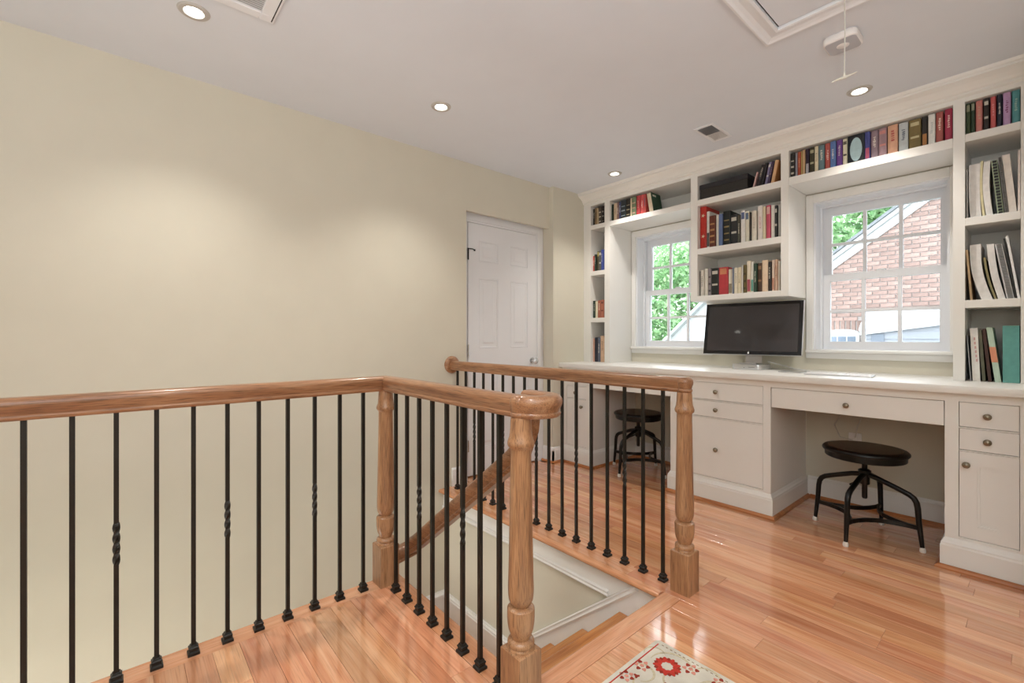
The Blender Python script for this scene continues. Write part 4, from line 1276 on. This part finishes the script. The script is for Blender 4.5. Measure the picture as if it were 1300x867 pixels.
# return grille
t = thing('return_grille', 'large white louvred return grille on the ceiling near the left wall', 'vent', (0, 0, H))
gx0, gx1, gy0, gy1 = -2.11, -1.55, -.02, .490
m = MB()
for a0, a1, c0, c1 in cells(gx0, gx1, gy0, gy1, [(gx0 + .045, gx1 - .045, gy0 + .045, gy1 - .055)]):
    m.box(a0, a1, c0, c1, -.012, 0)
m.build('grille_frame', SASH, t, bevel=.003)
MB().box(gx0 + .012, gx1, gy1 - .012, gy1 - .008, -.0125, -.0115).build('frame_seam', DARK, t)
MB().box(gx0 + .045, gx1 - .045, gy0 + .045, gy1 - .055, -.002, -.0005).build('backing', LOUVER, t)
lm = MB().box(-.0052, .0052, gy0 + .045, gy1 - .055, -.0006, .0006)
a = math.radians(-24)
lm.v = [(v[0] * math.cos(a) - v[2] * math.sin(a), v[1], v[0] * math.sin(a) + v[2] * math.cos(a)) for v in lm.v]
lmesh = lm.mesh('louver', TRIM)
n = 38
for k in range(n):
    inst('louver', lmesh, t, (gx0 + .052 + (gx1 - gx0 - .104) * k / (n - 1), 0, -.0075))

# ------------------------------------------------------------------ rug at the head of the stairs
t = thing('area_rug', 'cream floral rug with red flowers at the head of the stairs', 'rug', (0, 0, 0))
X0, Y1 = -.908, 1.479
pts = rrect(.42, .62, .018, 4)
MB().prism([(x + X0 + .42, y + Y1 - .62) for x, y in pts], 'z', .0005, .0075).build('rug_ground', paint('rug_wool', 'c6c0b3', .95, .1, mottle=.12, scale=14, bump=.5, bscale=600), t, bevel=.002)
RED, DKR, BEI, ROSE, BRN = (paint('rug_' + n_, h_, .95, .1, mottle=.15, scale=120) for n_, h_ in (('red', 'b23a30'), ('dark_red', '8c3428'), ('beige', 'b9ae94'), ('rose', 'c98878'), ('brown', '8e7a5e')))
def motif(nm, pts2, mt, z=.0077, th=.0008):
    return MB().prism(pts2, 'z', z, z + th).build(nm, mt, t)
def blob(cx_, cy_, r0, r1, n_, ph=0, steps=6, sx=1, sy=1):
    return [(cx_ + sx * (r1 + (r0 - r1) * (.5 + .5 * math.cos(n_ * a))) * math.cos(a + ph), cy_ + sy * (r1 + (r0 - r1) * (.5 + .5 * math.cos(n_ * a))) * math.sin(a + ph)) for a in [2 * PI * k / (n_ * steps) for k in range(n_ * steps)]]
# edge stripes
motif('edge_stripe', [(X0 + .017, Y1 - 1.2), (X0 + .021, Y1 - 1.2), (X0 + .021, Y1 - .024), (X0 + .017, Y1 - .024)], RED)
m = MB()
for k in range(50):
    m.box(X0 + .03 + k * .016, X0 + .038 + k * .016, Y1 - .021, Y1 - .0185, .0077, .0085)
m.build('edge_stitches', BRN, t)
def scroll(cx_, cy_, r, a0, a1, w):
    o_, i_ = [], []
    for k in range(17):
        a = math.radians(a0 + (a1 - a0) * k / 16)
        ww = w * (.35 + .65 * math.sin(PI * k / 16))
        o_.append((cx_ + (r + ww) * math.cos(a), cy_ + (r + ww) * math.sin(a)))
        i_.append((cx_ + (r - ww) * math.cos(a), cy_ + (r - ww) * math.sin(a)))
    motif('scroll', o_ + i_[::-1], BEI, .0077, .0004)
for cx_, cy_, r, a0, a1, w in ((-.80, 1.385, .068, 20, 190, .004), (-.85, 1.29, .04, -60, 150, .004), (-.745, 1.345, .05, 150, 330, .004), (-.70, 1.43, .04, -20, 170, .0035), (-.80, 1.26, .05, 160, 350, .004), (-.64, 1.38, .06, 60, 250, .004), (-.87, 1.40, .035, 40, 220, .003), (-.72, 1.25, .05, 20, 200, .004)):
    scroll(cx_, cy_, r, a0, a1, w)
def flower(cx_, cy_, r, n_=8):
    motif('flower', blob(cx_, cy_, r, r * .68, n_, .2, 8), RED, .0077, .0009)
    motif('flower', blob(cx_, cy_, r * .42, r * .37, n_, .2, 6), bpy.data.materials['rug_wool'], .0085, .0006)
    for k in range(n_):
        a = 2 * PI * (k + .5) / n_ + .2
        motif('petal', blob(cx_ + r * .80 * math.cos(a), cy_ + r * .80 * math.sin(a), r * .16, r * .12, 4, a, 4), DKR, .0077, .001)
flower(-.809, 1.377, .046, 9)
flower(-.665, 1.225, .040)
flower(-.45, 1.37, .040)
def blossom(cx_, cy_, r, ph):
    for k in range(6):
        a = 2 * PI * k / 6 + ph
        motif('petal', blob(cx_ + r * math.cos(a), cy_ + r * math.sin(a), r * .42, r * .3, 3, a, 5), DKR if k % 2 else ROSE, .0077, .0008)
    motif('petal', blob(cx_, cy_, r * .4, r * .3, 5, 0, 4), ROSE, .0077, .0008)
for cx_, cy_, r in ((-.866, 1.318, .019), (-.752, 1.425, .019), (-.872, 1.240, .018), (-.66, 1.435, .018), (-.76, 1.29, .017), (-.870, 1.12, .02), (-.58, 1.43, .019), (-.72, 1.17, .018)):
    blossom(cx_, cy_, r, cx_ * 37)
for cx_, cy_ in ((-.851, 1.264), (-.70, 1.37), (-.79, 1.20), (-.62, 1.30)):
    motif('bud', blob(cx_, cy_, .011, .005, 3, cy_ * 9, 5), DKR)

# ------------------------------------------------------------------ outside: brick house, white garage, trees
GZ = -2.9
structure(MB().box(-40, 30, YB + .3, 60, GZ - .2, GZ).build('ground', paint('lawn', '54683e', .9, .1, mottle=.2, scale=2)))
hs = thing('brick_house', 'brick gable house with white rake board seen through the right window', 'house')
HY = 8.2
def rk(x):            # underside of the rake
    return 2.125 + .735 * (x + 2.059)
MORT = paint('mortar', '968f8d', .9, .1, mottle=.1, scale=30)
xl, xpk = -2.62, 1.6
wallp = [(xl, GZ), (xpk + 4.2, GZ), (xpk + 4.2, rk(xl)), (xpk, rk(xpk)), (xl, rk(xl))]
MB().prism(wallp, 'y', HY + .001, HY + .25).build('gable_wall', MORT, hs)
BR = paint('house_brick', '84706a', .9, .1, mottle=.16, scale=25, bump=.3, bscale=90)
nt = BR.node_tree
bsdf = nt.nodes['Principled BSDF']
oi = node(nt, 'ShaderNodeObjectInfo')
ge = node(nt, 'ShaderNodeNewGeometry')
sm = node(nt, 'ShaderNodeMath', operation='ADD')
fr_ = node(nt, 'ShaderNodeMath', operation='FRACT')
mr_ = node(nt, 'ShaderNodeMapRange')
mr_.inputs['To Min'].default_value, mr_.inputs['To Max'].default_value = .82, 1.14
hv = node(nt, 'ShaderNodeHueSaturation')
old = bsdf.inputs['Base Color'].links[0].from_socket
nt.links.new(oi.outputs['Random'], sm.inputs[0])
nt.links.new(ge.outputs['Random Per Island'], sm.inputs[1])
nt.links.new(sm.outputs[0], fr_.inputs[0])
nt.links.new(fr_.outputs[0], mr_.inputs['Value'])
nt.links.new(mr_.outputs['Result'], hv.inputs['Value'])
nt.links.new(old, hv.inputs['Color'])
nt.links.new(hv.outputs['Color'], bsdf.inputs['Base Color'])
FULL = MB().box(-.081, .081, -.012, .012, -.0255, .0255).mesh('brick', BR, bevel=.002)
field = MB()
CO, LE = .0605, .172
arch_c, arch_r, arch_z = -1.93, .205, 1.02
bk = 0
r = 0
z = GZ + .04
while z < 4.4:
    off = LE / 2 if r % 2 else 0
    x = xl + .10 + off
    while x < xpk + 1.0:
        if z - .0255 < rk(x + .081) and z + .0255 >= rk(x - .081) and x < xpk - .2 and z > .8:
            # brick cut along the rake
            c0, c1 = x - .081, x + .081
            pl = [(max(c0, min(c1, c0 + (z - .0255 - rk(c0)) / .735 if z - .0255 > rk(c0) else c0)), z - .0255), (c1, z - .0255), (c1, min(z + .0255, rk(c1)))]
            if rk(c1) > z + .0255:
                pl.append((max(c0, c0 + (z + .0255 - rk(c0)) / .735), z + .0255))
            if rk(c0) > z - .0255:
                pl.append((c0, rk(c0)))
            field.prism(pl, 'y', HY - .012, HY + .012)
        ok = z + .0255 < rk(x - .081) and not (abs(x - arch_c) < .33 and z < 1.37) and not (x > -1.70 and 1.05 < z < 1.47 and x < .8)
        if ok:
            inview = -2.25 < x < -.72 and 1.10 < z < 3.05
            if inview and bk < 296:
                inst('brick', FULL, hs, (x, HY, z))
                bk += 1
            else:
                field.box(x - .081, x + .081, HY - .012, HY + .012, z - .0255, z + .0255)
        x += LE
    z += CO
    r += 1
tag(field.build('brick_field', BR, hs, fix=False), kind='stuff')
WB = paint('white_board', 'a4a6a8', .6, .2, mottle=.02)
GR = paint('grey_siding', '7c8088', .7, .2, mottle=.04)
def rake_board(y0, y1, lo, hi, nm, mt):
    MB().prism([(xl - .35, rk(xl - .35) + lo), (xpk, rk(xpk) + lo), (xpk, rk(xpk) + hi), (xl - .35, rk(xl - .35) + hi)], 'y', y0, y1).build(nm, mt, hs)
rake_board(HY - .04, HY + .0, -.005, .12, 'rake_board', WB)
rake_board(HY - .10, HY + .0, .125, .185, 'rake_board', WB)
rake_board(HY - .14, HY + 7, .19, .235, 'roof', paint('shingle_grey', '6c7074', .9, .1, mottle=.15, scale=20))
# arched window low on the wall, soldier bricks round it
ax0, ax1 = arch_c - arch_r, arch_c + arch_r
ap = [(ax0, .3), (ax1, .3), (ax1, 1.165)] + [(arch_c + arch_r * math.cos(PI * k / 12), 1.165 + .06 * math.sin(PI * k / 12)) for k in range(1, 12)] + [(ax0, 1.165)]
aw = MB().prism(ap, 'y', HY - .015, HY + .012).build('arched_window', WB, hs)
for k in range(3):
    MB().box(ax0 + .03 + k * .117, ax0 + .13 + k * .117, HY - .018, HY - .012, .6, 1.115).build('window_pane', paint('far_glass', '5c6878', .1, .6) if k == 0 else bpy.data.materials['far_glass'], aw)
for k in range(9):
    x = ax0 - .06 + k * (2 * arch_r + .12) / 8
    for zz, hh in ((1.262 - .0008 * (k - 4) ** 2 * 2, .0),):
        o = inst('brick', FULL, hs, (x, HY, zz + .02), (0, PI / 2, 0), (1.0, 1, .95))
# lean-to beside it: grey clapboard, sloping white roof
lt = thing('lean_to', 'grey clapboard lean-to with a white roof against the brick house', 'shed')
LY = 7.75
def lr(x):
    return 1.22 + .15 * (x + 1.60)
MB().prism([(-1.56, GZ), (.9, GZ), (.9, lr(.9) - .02), (-1.56, lr(-1.56) - .02)], 'y', LY, HY - .02).build('lean_to_wall', GR, lt)
MB().add([(-1.63, LY - .06, lr(-1.63)), (.95, LY - .06, lr(.95)), (.95, HY - .02, 1.52), (-1.66, HY - .02, 1.475), (-1.63, LY - .06, lr(-1.63) - .03), (.95, LY - .06, lr(.95) - .03), (.95, HY - .02, 1.44), (-1.66, HY - .02, 1.40)],
         [(0, 1, 2, 3), (7, 6, 5, 4), (0, 4, 5, 1), (1, 5, 6, 2), (2, 6, 7, 3), (3, 7, 4, 0)]).build('lean_to_roof', WB, lt)
z = .2
while z < 1.10:
    MB().prism([(LY - .002, z), (LY - .016, z), (LY - .004, z + .10), (LY, z + .10)], 'x', -1.56, .9).build('clapboard', GR, lt)
    z += .098
MB().box(-1.50, -1.36, LY - .02, LY - .01, .9, 1.15).build('vent_panel', paint('dark_panel', '5c6470', .6), lt)
MB().prism([(-1.62, lr(-1.62) - .085), (.9, lr(.9) - .085), (.9, lr(.9) - .03), (-1.62, lr(-1.62) - .03)], 'y', LY - .05, LY - .02).build('gutter_board', WB, lt)
# garage with a steep pale roof seen low in the left window
gg = thing('pale_garage', 'pale garage gable with sloping roof low in the left window', 'garage')
GY = 9.2
gx0 = -5.62
def gr(x):
    return .80 + .92 * (x + 5.62)
MB().prism([(gx0, GZ), (-2.4, GZ), (-2.4, gr(gx0)), (-4.0, gr(-4.0)), (gx0, gr(gx0))], 'y', GY, GY + 1.6).build('garage_wall', WB, gg)
MB().prism([(gx0 - .2, gr(gx0 - .2)), (-4.0, gr(-4.0)), (-4.0, gr(-4.0) + .07), (gx0 - .2, gr(gx0 - .2) + .07)], 'y', GY - .15, GY + 1.7).build('roof_slab', paint('pale_roof', 'a8acb0', .8, .2, mottle=.1), gg)
MB().prism([(-4.0, gr(-4.0)), (-2.2, gr(gx0 - .2)), (-2.2, gr(gx0 - .2) + .07), (-4.0, gr(-4.0) + .07)], 'y', GY - .15, GY + 1.7).build('roof_slab', bpy.data.materials['pale_roof'], gg)
z = -.5
while z < 2.1:
    xa_ = max(gx0, gx0 + (z + .12 - .80) / .92) + .02
    xb_ = -4.0 + (-4.0 - xa_) 
    if xb_ > xa_:
        MB().prism([(GY - .002, z), (GY - .014, z), (GY - .003, z + .118), (GY, z + .118)], 'x', xa_, min(xb_, -2.4)).build('siding_board', WB, gg)
    z += .12
def leaf_mat(name, a, b_):
    m, nt, bs = new_mat(name)
    ge = node(nt, 'ShaderNodeNewGeometry')
    cr = node(nt, 'ShaderNodeValToRGB')
    cr.color_ramp.elements[0].color, cr.color_ramp.elements[1].color = lin(a), lin(b_)
    nt.links.new(ge.outputs['Random Per Island'], cr.inputs['Fac'])
    nt.links.new(cr.outputs['Color'], bs.inputs['Base Color'])
    bs.inputs['Roughness'].default_value = .5
    tr = node(nt, 'ShaderNodeBsdfTranslucent')
    nt.links.new(cr.outputs['Color'], tr.inputs['Color'])
    mx = node(nt, 'ShaderNodeMixShader')
    mx.inputs[0].default_value = .45
    nt.links.new(bs.outputs[0], mx.inputs[1])
    nt.links.new(tr.outputs[0], mx.inputs[2])
    nt.links.new(mx.outputs[0], nt.nodes['Material Output'].inputs['Surface'])
    return m
LEAF = leaf_mat('leaf_green', '6c9a68', 'b4d0a4')
BARK = paint('bark', '6a5a4c', .9, .1, mottle=.3, scale=12)
def tree(label, x, y, blobs, nleaf, seed, trunk_top, size):
    t = thing('garden_tree', label, 'tree', (x, y, GZ), 0, 'trees outside the windows')
    m = MB().tube([(0, 0, 0), (.05, 0, 1.2), (-.03, .02, trunk_top * .6), (0, 0, trunk_top)], [.20, .16, .13, .07], 10)
    for bx, by, bz, br in blobs:
        m.tube([(0, 0, trunk_top * .55), (bx * .5, by * .5, (trunk_top * .55 + bz) / 2), (bx, by, bz)], [.08, .05, .015], 7)
    m.build('trunk', BARK, t, smooth=True)
    R = random.Random(seed)
    vs, fs = [], []
    per = nleaf // len(blobs)
    for bx, by, bz, br in blobs:
        for _ in range(per):
            a, cz = R.uniform(0, 2 * PI), R.uniform(-1, 1)
            rr = br * (R.random() ** .42)
            q_ = math.sqrt(1 - cz * cz)
            c = Vector((bx + rr * q_ * math.cos(a), by + rr * q_ * math.sin(a), bz + rr * cz * .8))
            u = Vector((R.gauss(0, 1), R.gauss(0, 1), R.gauss(0, .7))).normalized()
            v = u.cross(Vector((R.gauss(0, 1), R.gauss(0, 1), R.gauss(0, 1)))).normalized()
            s = size * R.uniform(.6, 1.3)
            n_ = len(vs)
            vs += [c - u * s, c + v * s * .45, c + u * s, c - v * s * .45]
            fs.append((n_, n_ + 1, n_ + 2, n_ + 3))
    mb = MB()
    mb.v, mb.f, mb.m = [tuple(p) for p in vs], fs, [0] * len(fs)
    tag(mb.build('foliage', LEAF, t, fix=False), kind='stuff')
tree('broad leafy tree filling the left window behind the garage', -7.9, 15.0, [(0, 0, 4.6, 2.0), (-1.6, -.3, 4.0, 1.6), (1.7, .2, 4.3, 1.7), (.3, -.5, 6.6, 1.8), (-1.6, .2, 6.2, 1.6), (1.8, .3, 6.4, 1.7), (-.9, .3, 2.6, 1.5), (.9, -.8, 2.7, 1.4)], 22000, 3, 5.5, .11)
tree('tall tree behind the left corner of the brick house', -4.3, 20.5, [(0, 0, 7.2, 2.0), (1.7, 0, 6.8, 1.7), (-1.6, 0, 7.0, 1.7), (.4, 0, 9.2, 1.8), (-.6, 0, 5.2, 1.8), (1.4, 0, 8.6, 1.5)], 15000, 5, 7.5, .13)
